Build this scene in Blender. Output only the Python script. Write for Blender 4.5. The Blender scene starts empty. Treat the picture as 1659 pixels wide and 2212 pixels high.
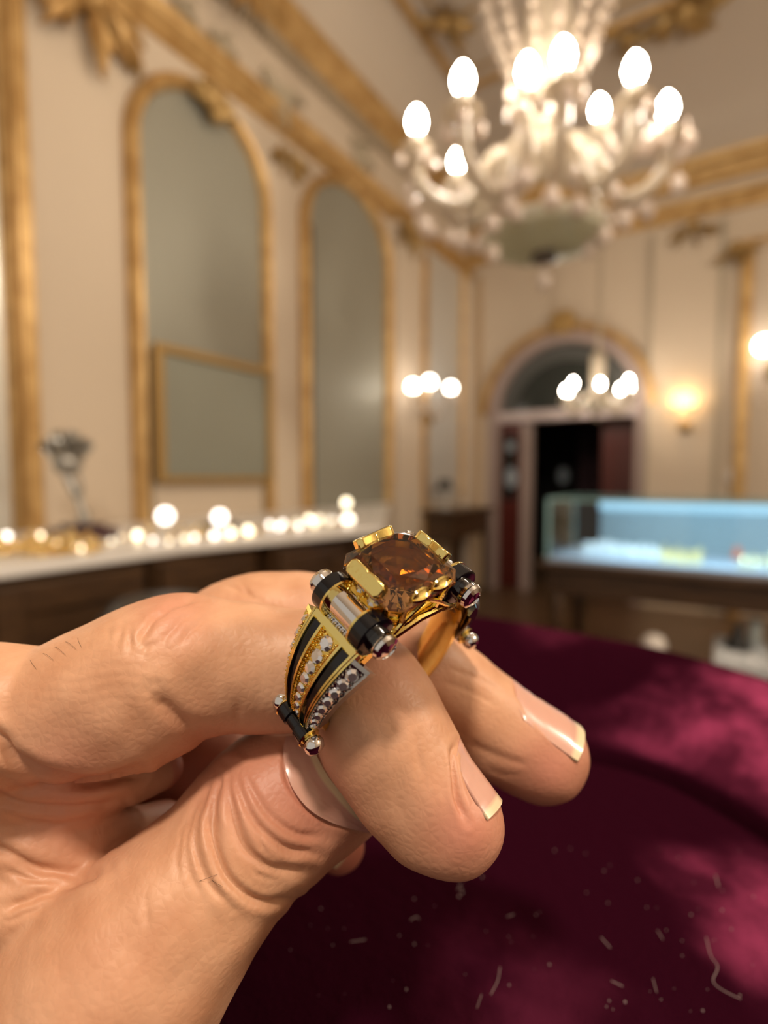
import bpy, math, random
import numpy as np
import bmesh
from mathutils import Vector, Matrix

# ------------------------------------------------------------------ camera, world, exposure
SC = bpy.context.scene
COL = SC.collection
F, CX, CY = 1160.0, 829.5, 1106.0            # focal length and centre in pixels of the 1659 x 2212 frame
YAW, PITCH, EYE = math.atan(730 / F), math.atan(74 / F), 1.30
HEAD = np.array([-math.sin(YAW), math.cos(YAW), 0.0])
RIGHT = np.array([math.cos(YAW), math.sin(YAW), 0.0])
FWD = math.cos(PITCH) * HEAD - math.sin(PITCH) * np.array([0, 0, 1.0])
UP = np.cross(RIGHT, FWD)
CAM = np.array([0.0, 0.0, EYE])
BASIS = np.stack([RIGHT, UP, -FWD], 1)       # camera axes as columns

cd = bpy.data.cameras.new('camera')
cd.sensor_fit = 'HORIZONTAL'; cd.sensor_width = 36.0; cd.lens = 36.0 * F / 1659
cd.clip_start = 0.004; cd.clip_end = 60
cd.dof.use_dof = True; cd.dof.focus_distance = 0.0765; cd.dof.aperture_fstop = 12.0
cam = bpy.data.objects.new('camera', cd); COL.objects.link(cam)
M4 = Matrix.Identity(4)
for i in range(3):
    for j in range(3):
        M4[i][j] = BASIS[i, j]
    M4[i][3] = CAM[i]
cam.matrix_world = M4
SC.camera = cam

SC.view_settings.view_transform = 'Standard'
SC.view_settings.look = 'None'
SC.view_settings.gamma = 1.0
SC.view_settings.use_curve_mapping = False
SC.view_settings.exposure = 0.13
SC.cycles.max_bounces = 8
SC.cycles.diffuse_bounces = 3
SC.cycles.glossy_bounces = 5
SC.cycles.transmission_bounces = 8
SC.cycles.transparent_max_bounces = 12
SC.cycles.caustics_refractive = False
SC.cycles.caustics_reflective = False
SC.cycles.sample_clamp_indirect = 6.0

w = bpy.data.worlds.new('world'); SC.world = w; w.use_nodes = True
w.node_tree.nodes['Background'].inputs[0].default_value = (1.0, 0.86, 0.70, 1)
w.node_tree.nodes['Background'].inputs[1].default_value = 0.46

def lamp(name, loc, watts, color, radius):
    l = bpy.data.lights.new(name, 'POINT'); l.energy = watts; l.color = color; l.shadow_soft_size = radius
    o = bpy.data.objects.new(name, l); o.location = loc; COL.objects.link(o); return o

# added lamp above the photographer, out of view, to light the hand
lamp('rear_key_light', (0.25, -0.55, 2.75), 80, (1.0, 0.85, 0.68), 0.10)
# added fill lamp at right, out of view, to brighten the room
lamp('side_fill_light', (2.9, 1.3, 3.3), 200, (1.0, 0.87, 0.70), 0.25)

# ------------------------------------------------------------------ helpers
def ray(x, y):
    return FWD + (x - CX) / F * RIGHT + (CY - y) / F * UP
def at(x, y, d):                              # the point d metres deep along a line of sight
    return CAM + d * ray(x, y)
def camc(x, y, d):                            # same in camera axes (any unit)
    return np.array([d * (x - CX) / F, d * (CY - y) / F, -d])
def on_left(x, y, X=-2.6):
    r = ray(x, y); return CAM + r * (X / r[0])
def on_back(x, y, Y=6.0):
    r = ray(x, y); return CAM + r * (Y / r[1])
def on_level(x, y, Z):
    r = ray(x, y); return CAM + r * ((Z - EYE) / r[2])

MATS = {}
def mat(name, color=(0.8, 0.8, 0.8), rough=0.5, metal=0.0, **kw):
    if name in MATS: return MATS[name]
    m = bpy.data.materials.new(name); m.use_nodes = True
    b = m.node_tree.nodes['Principled BSDF']
    b.inputs['Base Color'].default_value = (*color, 1)
    b.inputs['Roughness'].default_value = rough
    b.inputs['Metallic'].default_value = metal
    for k, v in kw.items():
        b.inputs[k].default_value = v
    MATS[name] = m
    return m
def nodes(m):
    return m.node_tree.nodes, m.node_tree.links, m.node_tree.nodes['Principled BSDF']
def add_noise_color(m, c1, c2, scale, detail=4, coord='Object', lo=0.35, hi=0.65, stretch=None):
    N, L, b = nodes(m)
    tc = N.new('ShaderNodeTexCoord'); n = N.new('ShaderNodeTexNoise'); r = N.new('ShaderNodeValToRGB')
    n.inputs['Scale'].default_value = scale; n.inputs['Detail'].default_value = detail
    src = tc.outputs[coord]
    if stretch:
        mp = N.new('ShaderNodeMapping'); mp.inputs['Scale'].default_value = stretch
        L.new(src, mp.inputs[0]); src = mp.outputs[0]
    L.new(src, n.inputs['Vector'])
    r.color_ramp.elements[0].position = lo; r.color_ramp.elements[0].color = (*c1, 1)
    r.color_ramp.elements[1].position = hi; r.color_ramp.elements[1].color = (*c2, 1)
    L.new(n.outputs['Fac'], r.inputs[0]); L.new(r.outputs[0], b.inputs['Base Color'])
    return r
def add_bump(m, scale, strength, dist, kind='noise', stretch=None):
    N, L, b = nodes(m)
    tc = N.new('ShaderNodeTexCoord'); bp = N.new('ShaderNodeBump')
    if kind == 'noise':
        t = N.new('ShaderNodeTexNoise'); t.inputs['Detail'].default_value = 5; out = t.outputs['Fac']
    else:
        t = N.new('ShaderNodeTexVoronoi'); t.feature = 'DISTANCE_TO_EDGE'; out = t.outputs['Distance']
    t.inputs['Scale'].default_value = scale
    src = tc.outputs['Object']
    if stretch:
        mp = N.new('ShaderNodeMapping'); mp.inputs['Scale'].default_value = stretch
        L.new(src, mp.inputs[0]); src = mp.outputs[0]
    L.new(src, t.inputs['Vector'])
    bp.inputs['Strength'].default_value = strength; bp.inputs['Distance'].default_value = dist
    L.new(out, bp.inputs['Height'])
    if b.inputs['Normal'].is_linked:
        L.new(b.inputs['Normal'].links[0].from_socket, bp.inputs['Normal'])
    L.new(bp.outputs[0], b.inputs['Normal'])
def emit(name, color, strength):
    if name in MATS: return MATS[name]
    m = mat(name, color, 0.4)
    b = nodes(m)[2]
    b.inputs['Emission Color'].default_value = (*color, 1)
    b.inputs['Emission Strength'].default_value = strength
    return m

def tag(o, label=None, cat=None, group=None, kind=None):
    if label: o['label'] = label
    if cat: o['category'] = cat
    if group: o['group'] = group
    if kind: o['kind'] = kind
    return o
def thing(name, label, cat, loc=(0, 0, 0), group=None, rotz=0.0):
    o = bpy.data.objects.new(name, None); COL.objects.link(o)
    o.empty_display_size = 0.05
    o.location = loc; o.rotation_euler = (0, 0, rotz)
    return tag(o, label, cat, group)
def copy_tree(o, parent=None):
    c = o.copy(); COL.objects.link(c); c.parent = parent
    for ch in list(o.children): copy_tree(ch, c)
    return c

def frame_of(t, ref=(0, 0, 1)):
    t = np.asarray(t, float); t = t / np.linalg.norm(t)
    ref = np.asarray(ref, float)
    if abs(t @ ref) > 0.97: ref = np.array([1.0, 0, 0]) if abs(t[0]) < 0.8 else np.array([0, 1.0, 0])
    s = np.cross(t, ref); s /= np.linalg.norm(s)
    return t, s, np.cross(s, t)

class MB:
    """collects shapes, then links them as one mesh object"""
    def __init__(self): self.v = []; self.f = []; self.n = 0
    def add(self, vs, fs):
        vs = [tuple(map(float, p)) for p in vs]
        self.f += [tuple(i + self.n for i in f) for f in fs]
        self.v += vs; self.n += len(vs); return self
    def box(self, lo, hi, M=None):
        x0, y0, z0 = lo; x1, y1, z1 = hi
        vs = [(x0,y0,z0),(x1,y0,z0),(x1,y1,z0),(x0,y1,z0),(x0,y0,z1),(x1,y0,z1),(x1,y1,z1),(x0,y1,z1)]
        if M: vs = [M(p) for p in vs]
        return self.add(vs, [(0,3,2,1),(4,5,6,7),(0,1,5,4),(1,2,6,5),(2,3,7,6),(3,0,4,7)])
    def tube(self, pts, rad, seg=10, cap=True, closed=False, flat=1.0, ref=(0,0,1)):
        P = [np.asarray(p, float) for p in pts]; n = len(P)
        R = rad if hasattr(rad, '__len__') else [rad] * n
        vs = []; sv = None
        for i in range(n):
            a = P[(i-1) % n] if closed or i > 0 else P[i]
            b = P[(i+1) % n] if closed or i < n-1 else P[i]
            t, s, u = frame_of(b - a, ref)
            if sv is not None:
                s2 = sv - t * (sv @ t)
                if np.linalg.norm(s2) > 1e-9:
                    s = s2 / np.linalg.norm(s2); u = np.cross(s, t)
            sv = s
            for k in range(seg):
                an = 2 * math.pi * k / seg
                vs.append(P[i] + R[i] * (math.cos(an) * s + flat * math.sin(an) * u))
        fs = []
        m = n if closed else n - 1
        for i in range(m):
            for k in range(seg):
                a = i*seg + k; b = i*seg + (k+1) % seg
                c = ((i+1) % n)*seg + (k+1) % seg; d = ((i+1) % n)*seg + k
                fs.append((a, d, c, b))
        if cap and not closed:
            fs.append(tuple(range(seg))); fs.append(tuple((n-1)*seg + k for k in reversed(range(seg))))
        return self.add(vs, fs)
    def lathe(self, prof, o=(0,0,0), axis=(0,0,1), seg=20, ref=(1,0,0)):
        t, s, u = frame_of(axis, ref); o = np.asarray(o, float)
        vs = []; fs = []; n = len(prof)
        for (r, h) in prof:
            for k in range(seg):
                an = 2*math.pi*k/seg
                vs.append(o + t*h + r*(math.cos(an)*s + math.sin(an)*u))
        for i in range(n-1):
            for k in range(seg):
                fs.append((i*seg+k, i*seg+(k+1) % seg, (i+1)*seg+(k+1) % seg, (i+1)*seg+k))
        if prof[0][0] > 1e-9: fs.append(tuple(reversed(range(seg))))
        if prof[-1][0] > 1e-9: fs.append(tuple((n-1)*seg+k for k in range(seg)))
        return self.add(vs, fs)
    def ball(self, c, r, seg=12, rings=8, axis=(0,0,1)):
        rr = r if hasattr(r, '__len__') else (r, r)      # (radius across, radius along the axis)
        prof = [(max(rr[0]*math.sin(math.pi*i/rings), 1e-7), -rr[1]*math.cos(math.pi*i/rings)) for i in range(rings+1)]
        return self.lathe(prof, c, axis, seg)
    def grid(self, G, closed_u=False):
        nu = len(G); nv = len(G[0]); vs = [p for row in G for p in row]; fs = []
        for i in range(nu if closed_u else nu-1):
            for j in range(nv-1):
                i2 = (i+1) % nu
                fs.append((i*nv+j, i2*nv+j, i2*nv+j+1, i*nv+j+1))
        return self.add(vs, fs)
    def prism(self, poly, to3, h0, h1):
        """polygon (2-D points) carried by to3(u, v, h) from h0 to h1"""
        n = len(poly)
        vs = [to3(u, v, h0) for u, v in poly] + [to3(u, v, h1) for u, v in poly]
        fs = [tuple(reversed(range(n))), tuple(range(n, 2*n))]
        fs += [(i, (i+1) % n, n+(i+1) % n, n+i) for i in range(n)]
        return self.add(vs, fs)
    def build(self, name, m, parent=None, loc=None, smooth=True, angle=40, s=1.0, bevel=0, label=None):
        me = bpy.data.meshes.new(name)
        vs = self.v if s == 1.0 else [(a*s, b*s, c*s) for a, b, c in self.v]
        me.from_pydata(vs, [], self.f); me.update()
        me.materials.append(m)
        if smooth:
            me.shade_smooth(); me.set_sharp_from_angle(angle=math.radians(angle))
        o = bpy.data.objects.new(name, me); COL.objects.link(o)
        if parent: o.parent = parent
        if loc is not None: o.location = loc
        if bevel:
            b = o.modifiers.new('bevel', 'BEVEL'); b.width = bevel; b.segments = 2; b.limit_method = 'ANGLE'
        if label: o['label'] = label
        return o

def spline(pts, n=8, closed=False):
    """Catmull-Rom through rows of numbers"""
    P = np.asarray(pts, float); m = len(P); out = []
    for i in range(m if closed else m-1):
        g = lambda k: P[k % m] if closed else P[min(max(k, 0), m-1)]
        p0, p1, p2, p3 = g(i-1), g(i), g(i+1), g(i+2)
        for k in range(n):
            t = k / n
            out.append(0.5*((2*p1) + (-p0+p2)*t + (2*p0-5*p1+4*p2-p3)*t*t + (-p0+3*p1-3*p2+p3)*t**3))
    if not closed: out.append(P[-1])
    return np.array(out)
def arch(w, z0, zs, n=24, cx=0.0, rise=None):
    """outline of an arched opening: width w, from z0, springing at zs"""
    r = w/2; rise = r if rise is None else rise
    return [(cx-r, z0)] + [(cx - r*math.cos(math.pi*i/n), zs + rise*math.sin(math.pi*i/n)) for i in range(n+1)] + [(cx+r, z0)]
rnd = random.Random(7)
# ------------------------------------------------------------------ the hand
HS = 0.35                                            # sampling step of the skin, mm
lo = np.array([-98.0, -108.0, -132.0]); hi = np.array([46.0, -6.0, -54.0])
dims = np.ceil((hi-lo)/HS).astype(int) + 1
AXS = [lo[i] + HS*np.arange(dims[i], dtype=np.float32) for i in range(3)]

def chain(rows, n=6):
    """rows of (x, y, depth mm, radius px) -> distance field of a tapering limb"""
    fld = np.full(dims, 9.0, np.float32)
    R = spline(rows, n)
    pts = np.array([camc(r[0], r[1], r[2]) for r in R]); rad = R[:, 3]*R[:, 2]/F
    for i in range(len(pts)-1):
        a, b2, ra, rb = pts[i], pts[i+1], rad[i], rad[i+1]
        m = max(ra, rb) + 6
        i0 = np.maximum(((np.minimum(a, b2)-m-lo)/HS).astype(int), 0)
        i1 = np.minimum(((np.maximum(a, b2)+m-lo)/HS).astype(int)+2, dims)
        if (i1 <= i0).any(): continue
        X = AXS[0][i0[0]:i1[0], None, None]-a[0]; Y = AXS[1][None, i0[1]:i1[1], None]-a[1]; Z = AXS[2][None, None, i0[2]:i1[2]]-a[2]
        d = b2-a; dd = float(d@d)+1e-9
        t = np.clip((X*d[0]+Y*d[1]+Z*d[2])/dd, 0, 1)
        q = np.sqrt((X-t*d[0])**2+(Y-t*d[1])**2+(Z-t*d[2])**2) - (ra+(rb-ra)*t)
        s = fld[i0[0]:i1[0], i0[1]:i1[1], i0[2]:i1[2]]
        np.minimum(s, q.astype(np.float32), out=s)
    return fld
def smin(a, b2, k):
    h = np.clip(.5+.5*(b2-a)/k, 0, 1)
    return b2+(a-b2)*h-k*h*(1-h)

INDEX = [(-420, 1650, 82, 250), (-200, 1590, 82, 205), (0, 1545, 83, 150), (100, 1534, 84, 138), (200, 1517, 85, 158), (300, 1484, 86, 170), (380, 1444, 87, 160),
         (480, 1437, 88, 139), (600, 1443, 90, 132), (710, 1450, 90, 127), (790, 1496, 88, 130), (843, 1585, 84, 131),
         (909, 1697, 81, 121), (977, 1772, 79, 109)]
PAD = [(792, 1600, 85, 100), (853, 1690, 83, 98), (915, 1758, 81, 100)]
MIDDLE = [(-300, 1680, 104, 190), (100, 1570, 107, 128), (400, 1408, 107, 100), (520, 1352, 107, 105), (620, 1345, 107, 110), (720, 1362, 106, 112), (850, 1400, 105, 106),
          (965, 1480, 104, 100), (1070, 1572, 103, 104), (1168, 1630, 102, 99)]
RINGF = [(-300, 1700, 112, 190), (60, 1660, 116, 150), (350, 1640, 118, 130), (520, 1690, 119, 95), (640, 1770, 118, 66), (732, 1826, 117, 54)]
THUMB = [(-80, 2390, 82, 240), (120, 2285, 81, 258), (250, 2130, 80, 232), (350, 2010, 82, 197), (458, 1891, 85, 166), (526, 1813, 88, 162),
         (601, 1741, 91, 163), (686, 1690, 95, 148), (745, 1662, 98, 132)]
WEB1 = [(-420, 1760, 88, 220), (-120, 1715, 86, 95), (60, 1705, 85, 64), (170, 1708, 87, 58), (270, 1690, 92, 50), (350, 1660, 97, 42)]
WEB2 = [(-420, 1850, 90, 220), (-140, 1800, 86, 100), (40, 1810, 86, 86), (170, 1820, 88, 72), (270, 1812, 94, 62), (350, 1790, 100, 55)]
WEB3 = [(-420, 1960, 90, 250), (-120, 1935, 85, 130), (20, 1945, 83, 90), (130, 1960, 83, 90), (240, 1950, 85, 80)]
PALM = [(-420, 1780, 104, 270), (-150, 1780, 104, 250), (80, 1800, 106, 200), (260, 1790, 112, 130)]
f_index = smin(chain(INDEX), chain(PAD), 3.0)
f_mid = chain(MIDDLE); f_ring = chain(RINGF)
f_thumb = chain(THUMB)
f_web = smin(smin(chain(WEB1), chain(WEB2), 2.2), chain(WEB3), 2.0)
f_palm = chain(PALM)
SDF = smin(smin(f_web, f_palm, 5.0), f_index, 2.2)
SDF = smin(SDF, f_mid, 0.7)
SDF = smin(SDF, f_ring, 0.9)
SDF = smin(SDF, f_thumb, 1.4)
F_TH = f_thumb
del f_index, f_mid, f_ring, f_web, f_palm

FULL = SDF
def surface_nets(f):
    ins = f < 0
    n = np.array(f.shape)-1
    cnt = np.zeros(n, np.int8)
    for dx in (0, 1):
        for dy in (0, 1):
            for dz in (0, 1):
                cnt += ins[dx:dx+n[0], dy:dy+n[1], dz:dz+n[2]]
    act = (cnt > 0) & (cnt < 8)
    idx = np.argwhere(act)
    ids = np.full(n, -1, np.int32); ids[act] = np.arange(len(idx))
    acc = np.zeros((len(idx), 3)); num = np.zeros(len(idx))
    corners = [(a, b2, c) for a in (0, 1) for b2 in (0, 1) for c in (0, 1)]
    val = {c: f[idx[:, 0]+c[0], idx[:, 1]+c[1], idx[:, 2]+c[2]] for c in corners}
    for c in corners:
        for ax in range(3):
            if c[ax] == 0:
                e = list(c); e[ax] = 1; e = tuple(e)
                v0, v1 = val[c], val[e]
                cr = (v0 < 0) != (v1 < 0)
                t = np.where(cr, v0/(v0-v1+1e-12), 0)
                p = np.tile(np.array(c, float), (len(idx), 1)); p[:, ax] += t
                acc[cr] += p[cr]; num[cr] += 1
    V = lo + HS*(idx + acc/num[:, None])
    quads = []
    for ax in range(3):
        s0 = [slice(1, -1)]*3; s0[ax] = slice(0, -1); s1 = list(s0); s1[ax] = slice(1, None)
        A = ins[tuple(s0)]; B2 = ins[tuple(s1)]
        e = np.argwhere(A != B2)
        off = np.ones(3, int); off[ax] = 0
        e = e + off
        inside = ins[e[:, 0], e[:, 1], e[:, 2]]
        u, v = [(1, 2), (2, 0), (0, 1)][ax]
        def cell(du, dv):
            q = e.copy(); q[:, u] -= du; q[:, v] -= dv
            return ids[q[:, 0], q[:, 1], q[:, 2]]
        Q = np.stack([cell(1, 1), cell(0, 1), cell(0, 0), cell(1, 0)], 1)
        Q[~inside] = Q[~inside][:, ::-1]
        quads.append(Q)
    return V, np.concatenate(quads)
HV, HQ = surface_nets(SDF)

def grad_sdf(P):
    q = (P-lo)/HS; i = np.clip(q.astype(int), 2, dims-3)
    g = np.stack([SDF[i[:, 0]+2, i[:, 1], i[:, 2]]-SDF[i[:, 0]-2, i[:, 1], i[:, 2]],
                  SDF[i[:, 0], i[:, 1]+2, i[:, 2]]-SDF[i[:, 0], i[:, 1]-2, i[:, 2]],
                  SDF[i[:, 0], i[:, 1], i[:, 2]+2]-SDF[i[:, 0], i[:, 1], i[:, 2]-2]], 1)
    return g/(np.linalg.norm(g, axis=1, keepdims=True)+1e-9)
def vert_normals(V, Q):
    fn = np.cross(V[Q[:, 2]]-V[Q[:, 0]], V[Q[:, 3]]-V[Q[:, 1]])
    n = np.zeros_like(V)
    for k in range(4): np.add.at(n, Q[:, k], fn)
    return n/(np.linalg.norm(n, axis=1, keepdims=True)+1e-12)
def relax(V, Q, it, lam=.5):
    for _ in range(it):
        acc = np.zeros_like(V); c = np.zeros(len(V))
        for k in range(4):
            np.add.at(acc, Q[:, k], V[Q[:, (k+1) % 4]]); np.add.at(c, Q[:, k], 1)
            np.add.at(acc, Q[:, k], V[Q[:, (k-1) % 4]]); np.add.at(c, Q[:, k], 1)
        V = V+lam*(acc/c[:, None]-V)
    return V
HV = relax(HV, HQ, 3)
HN = vert_normals(HV, HQ)

# skin folds: (outline over the skin, width mm, depth mm, nearest depth, farthest depth, fullness beside the fold)
def pxof(V): return CX+F*V[:, 0]/(-V[:, 2]), CY-F*V[:, 1]/(-V[:, 2])
FOLDS = [
 # index knuckle, back of the finger
 ([(300, 1405), (315, 1365), (345, 1330), (392, 1300), (440, 1288)], .8, .5, 60, 95, .15),
 ([(345, 1412), (362, 1370), (395, 1335), (432, 1318)], .7, .22, 60, 95, .1),
 ([(255, 1400), (258, 1370), (262, 1345)], .7, .35, 60, 95, .2), ([(283, 1420), (281, 1380), (279, 1352)], .7, .4, 60, 95, .2),
 ([(232, 1390), (236, 1360), (240, 1345)], .6, .25, 60, 95, .1), ([(300, 1430), (322, 1398), (350, 1378)], .6, .25, 60, 95, .1),
 ([(380, 1400), (430, 1345), (480, 1322), (540, 1322)], .8, .22, 60, 95, .1),
 # inner crease of the middle joint
 ([(330, 1490), (350, 1520), (385, 1552), (430, 1580)], 1.6, .75, 60, 100, .2),
 ([(505, 1500), (512, 1540), (508, 1575)], 1.1, .3, 60, 100, .1),
 # folds of the web
 ([(-60, 1560), (0, 1596), (25, 1630), (80, 1662), (150, 1684), (220, 1688), (300, 1668)], 1.3, 1.1, 60, 100, .3),
 ([(0, 1618), (40, 1655), (90, 1690), (130, 1700)], .8, .4, 60, 100, .2),
 ([(-60, 1700), (0, 1722), (80, 1745), (190, 1746), (262, 1734)], 1.3, .8, 60, 100, .3),
 ([(0, 1745), (60, 1775), (140, 1775), (230, 1760)], .8, .3, 60, 100, .2),
 ([(-60, 1810), (0, 1836), (91, 1880), (190, 1888)], 1.3, .8, 60, 100, .3),
 ([(0, 1868), (70, 1902), (150, 1905)], .8, .4, 60, 100, .2),
 ([(0, 1965), (70, 1942), (140, 1915), (230, 1870)], 1.2, .7, 60, 100, .3),
 ([(0, 1995), (70, 1972), (130, 1945)], .8, .35, 60, 100, .2),
 # curved wrinkles over the thumb joint
 ([(482, 1655), (468, 1720), (458, 1790), (470, 1850), (500, 1905), (545, 1942), (590, 1950), (636, 1938)], 1.0, .70, 60, 110, .35),
 ([(500, 1650), (497, 1715), (508, 1775), (530, 1830), (570, 1868), (620, 1882), (668, 1878)], 1.0, .62, 60, 110, .35),
 ([(512, 1660), (520, 1710), (545, 1765), (590, 1815), (640, 1840), (690, 1842)], .9, .55, 60, 110, .3),
 ([(524, 1660), (545, 1710), (585, 1765), (640, 1802), (700, 1812)], .9, .38, 60, 110, .2),
 ([(462, 1668), (440, 1730), (425, 1800), (432, 1860), (455, 1910), (500, 1958)], .9, .45, 60, 110, .25),
 ([(440, 1700), (415, 1760), (405, 1830), (412, 1890), (440, 1940)], .8, .3, 60, 110, .2),
 ([(420, 1735), (395, 1790), (385, 1860), (395, 1910)], .8, .2, 60, 110, .15),
 ([(560, 1790), (566, 1830), (590, 1850)], .6, .35, 60, 110, .2), ([(530, 1860), (560, 1890), (610, 1905)], .6, .3, 60, 110, .2),
 ([(318, 1920), (318, 1985), (312, 2020)], .7, .2, 60, 110, .1),
 # cuticle of the thumb nail
 ([(612, 1600), (614, 1650), (632, 1705), (668, 1750), (720, 1778), (790, 1796)], .6, .6, 60, 110, .1),
 # back of the middle finger
 ([(470, 1262), (500, 1268), (560, 1298)], .8, .25, 85, 120, .1), ([(522, 1250), (532, 1275), (555, 1290)], .7, .25, 85, 120, .1),
 # nail groove of the index and middle fingers
 ([(985, 1600), (977, 1625), (982, 1680), (992, 1735), (1008, 1778)], .6, .75, 60, 100, .25),
 ([(1113, 1478), (1122, 1505), (1150, 1545), (1185, 1585), (1212, 1610)], .55, .35, 80, 120, .25),
 # soft folds on the finger pads
 ([(1000, 1600), (1050, 1625), (1110, 1645), (1150, 1655)], 1.4, .25, 80, 120, 0), ([(1040, 1650), (1080, 1672), (1130, 1680)], 1.2, .15, 80, 120, 0),
 ([(905, 1560), (903, 1620), (915, 1690)], .8, .18, 60, 100, .2), ([(870, 1640), (858, 1720), (870, 1790)], 1.5, .15, 60, 100, .1),
 ([(960, 1440), (1040, 1470), (1090, 1500)], .8, .12, 80, 120, .1), ([(950, 1470), (1030, 1500), (1080, 1530)], .8, .12, 80, 120, .1),
]
px, py = pxof(HV); dep = -HV[:, 2]
view = -HV/np.linalg.norm(HV, axis=1, keepdims=True)
facing = (HN*view).sum(1) > -0.15
disp = np.zeros(len(HV))
def poly_dist(x, y, pl):
    d = np.full(len(x), 1e9)
    for (x0, y0), (x1, y1) in zip(pl[:-1], pl[1:]):
        ex, ey = x1-x0, y1-y0; L = ex*ex+ey*ey+1e-9
        t = np.clip(((x-x0)*ex+(y-y0)*ey)/L, 0, 1)
        d = np.minimum(d, np.hypot(x-x0-t*ex, y-y0-t*ey))
    return d
wob = 9*np.sin(px*.05+py*.031)+6*np.sin(px*.11-py*.07+2)
for pl, wd, dp, d0, d1, full in FOLDS:
    pl = [tuple(p) for p in spline(pl, 5)]
    xs = [p[0] for p in pl]; ys = [p[1] for p in pl]
    sel = np.where(facing & (dep > d0) & (dep < d1) & (px > min(xs)-70) & (px < max(xs)+70) & (py > min(ys)-70) & (py < max(ys)+70))[0]
    if not len(sel): continue
    d = poly_dist(px[sel]+.2*wob[sel], py[sel]+.15*wob[sel], pl)*dep[sel]/F
    ends = np.minimum(np.hypot(px[sel]-xs[0], py[sel]-ys[0]), np.hypot(px[sel]-xs[-1], py[sel]-ys[-1]))*dep[sel]/F
    fade = np.clip(ends/2.5, .15, 1)
    disp[sel] += fade*dp*(-np.exp(-(d/(wd*.62))**2)+full*np.exp(-((d-1.5*wd)/(wd*.9))**2))
# gentle lumps of flesh
q = HV*.33
disp += .10*(np.sin(q[:, 0]*1.7+1)*np.sin(q[:, 1]*2.1)+np.sin(q[:, 1]*1.3+q[:, 2]*1.9+.5))
# fine sinew lines over the back of the thumb and the side of the index finger
s1 = ((px-350)*.69+(py-2010)*.72)
wgt = np.exp(-((px-300)/220)**2-((py-2010)/170)**2)*facing
disp += wgt*.022*np.sin(s1*.16+2.5*np.sin(px*.02))
wgt = np.exp(-((px-230)/150)**2-((py-1480)/80)**2)*facing
disp += wgt*.022*np.sin(py*.26+2*np.sin(px*.03))
wgt = np.exp(-((px-560)/90)**2-((py-1440)/90)**2)*facing
disp += wgt*.02*np.sin(px*.20+2*np.sin(py*.025))
HV = HV+HN*disp[:, None]

# colouring of the skin: redder tips and knuckles, paler pads
red = np.zeros(len(HV))
def blot(x, y, r, k, d0=60, d1=130):
    global red
    red += k*np.exp(-((px-x)**2+(py-y)**2)/(r*r))*((dep > d0) & (dep < d1))
blot(1010, 1800, 120, .8); blot(1200, 1660, 100, .8, 90); blot(370, 1320, 80, .5); blot(620, 1700, 130, .7); blot(150, 1720, 140, .7)
blot(450, 1690, 140, .7, 95); blot(740, 1840, 70, 1.2, 100); blot(820, 1420, 120, .4); blot(430, 1640, 120, .5); blot(250, 2150, 220, .15)
blot(700, 1790, 90, .4)

base = camc(-150, 1800, 95)
Hloc = CAM+BASIS@(base*.001)
def to_hand(V): return ((V-base)*.001)@BASIS.T
me = bpy.data.meshes.new('left_hand')
me.from_pydata([tuple(p) for p in to_hand(HV)], [], [tuple(map(int, q_)) for q_ in HQ]); me.update(); me.shade_smooth()
at_ = me.attributes.new('flush', 'FLOAT', 'POINT'); at_.data.foreach_set('value', np.clip(red, 0, 1).astype(np.float32))
SKIN = mat('skin', (.60, .33, .20), .47, **{'Subsurface Weight': .12, 'Subsurface Scale': .0012, 'Specular IOR Level': .45})
N, L, B = nodes(SKIN)
B.inputs['Subsurface Radius'].default_value = (1.0, .35, .2)
an = N.new('ShaderNodeAttribute'); an.attribute_name = 'flush'
tc = N.new('ShaderNodeTexCoord'); nz = N.new('ShaderNodeTexNoise'); nz.inputs['Scale'].default_value = 140; nz.inputs['Detail'].default_value = 6
L.new(tc.outputs['Object'], nz.inputs['Vector'])
r1 = N.new('ShaderNodeValToRGB'); r1.color_ramp.elements[0].position = .3; r1.color_ramp.elements[1].position = .7
r1.color_ramp.elements[0].color = (.55, .275, .152, 1); r1.color_ramp.elements[1].color = (.68, .380, .230, 1)
L.new(nz.outputs['Fac'], r1.inputs[0])
mx = N.new('ShaderNodeMix'); mx.data_type = 'RGBA'
L.new(an.outputs['Fac'], mx.inputs['Factor']); L.new(r1.outputs[0], mx.inputs['A']); mx.inputs['B'].default_value = (.56, .215, .15, 1)
L.new(mx.outputs['Result'], B.inputs['Base Color'])
add_bump(SKIN, 850, .32, .00022, 'voronoi')
add_bump(SKIN, 300, .16, .0004)
me.materials.append(SKIN)
hand = bpy.data.objects.new('left_hand', me); COL.objects.link(hand); hand.location = Hloc
tag(hand, 'left hand reaching in from the left, thumb and bent index finger holding the ring', 'hand')

# a few fine hairs on the back of the finger
HAIR = mat('hair', (.07, .04, .025), .5)
front = np.where(facing & (dep < 96))[0]
for (x0, y0, x1, y1) in ((140, 1386, 168, 1404), (118, 1395, 142, 1418), (168, 1376, 178, 1398), (92, 1410, 118, 1428), (430, 1905, 470, 1885), (455, 1900, 482, 1912), (64, 1425, 80, 1446)):
    i_ = front[np.argmin((px[front]-x0)**2+(py[front]-y0)**2)]; j_ = front[np.argmin((px[front]-x1)**2+(py[front]-y1)**2)]
    a_, b_ = HV[i_], HV[j_]; m_ = (a_+b_)/2+HN[i_]*.5
    hm = MB(); hm.tube(list(to_hand(spline([a_-HN[i_]*.05, m_, b_+HN[j_]*.25], 4))), [.000022]*8+[.00001], 5)
    hm.build('fine_hair', HAIR, hand)
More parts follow.
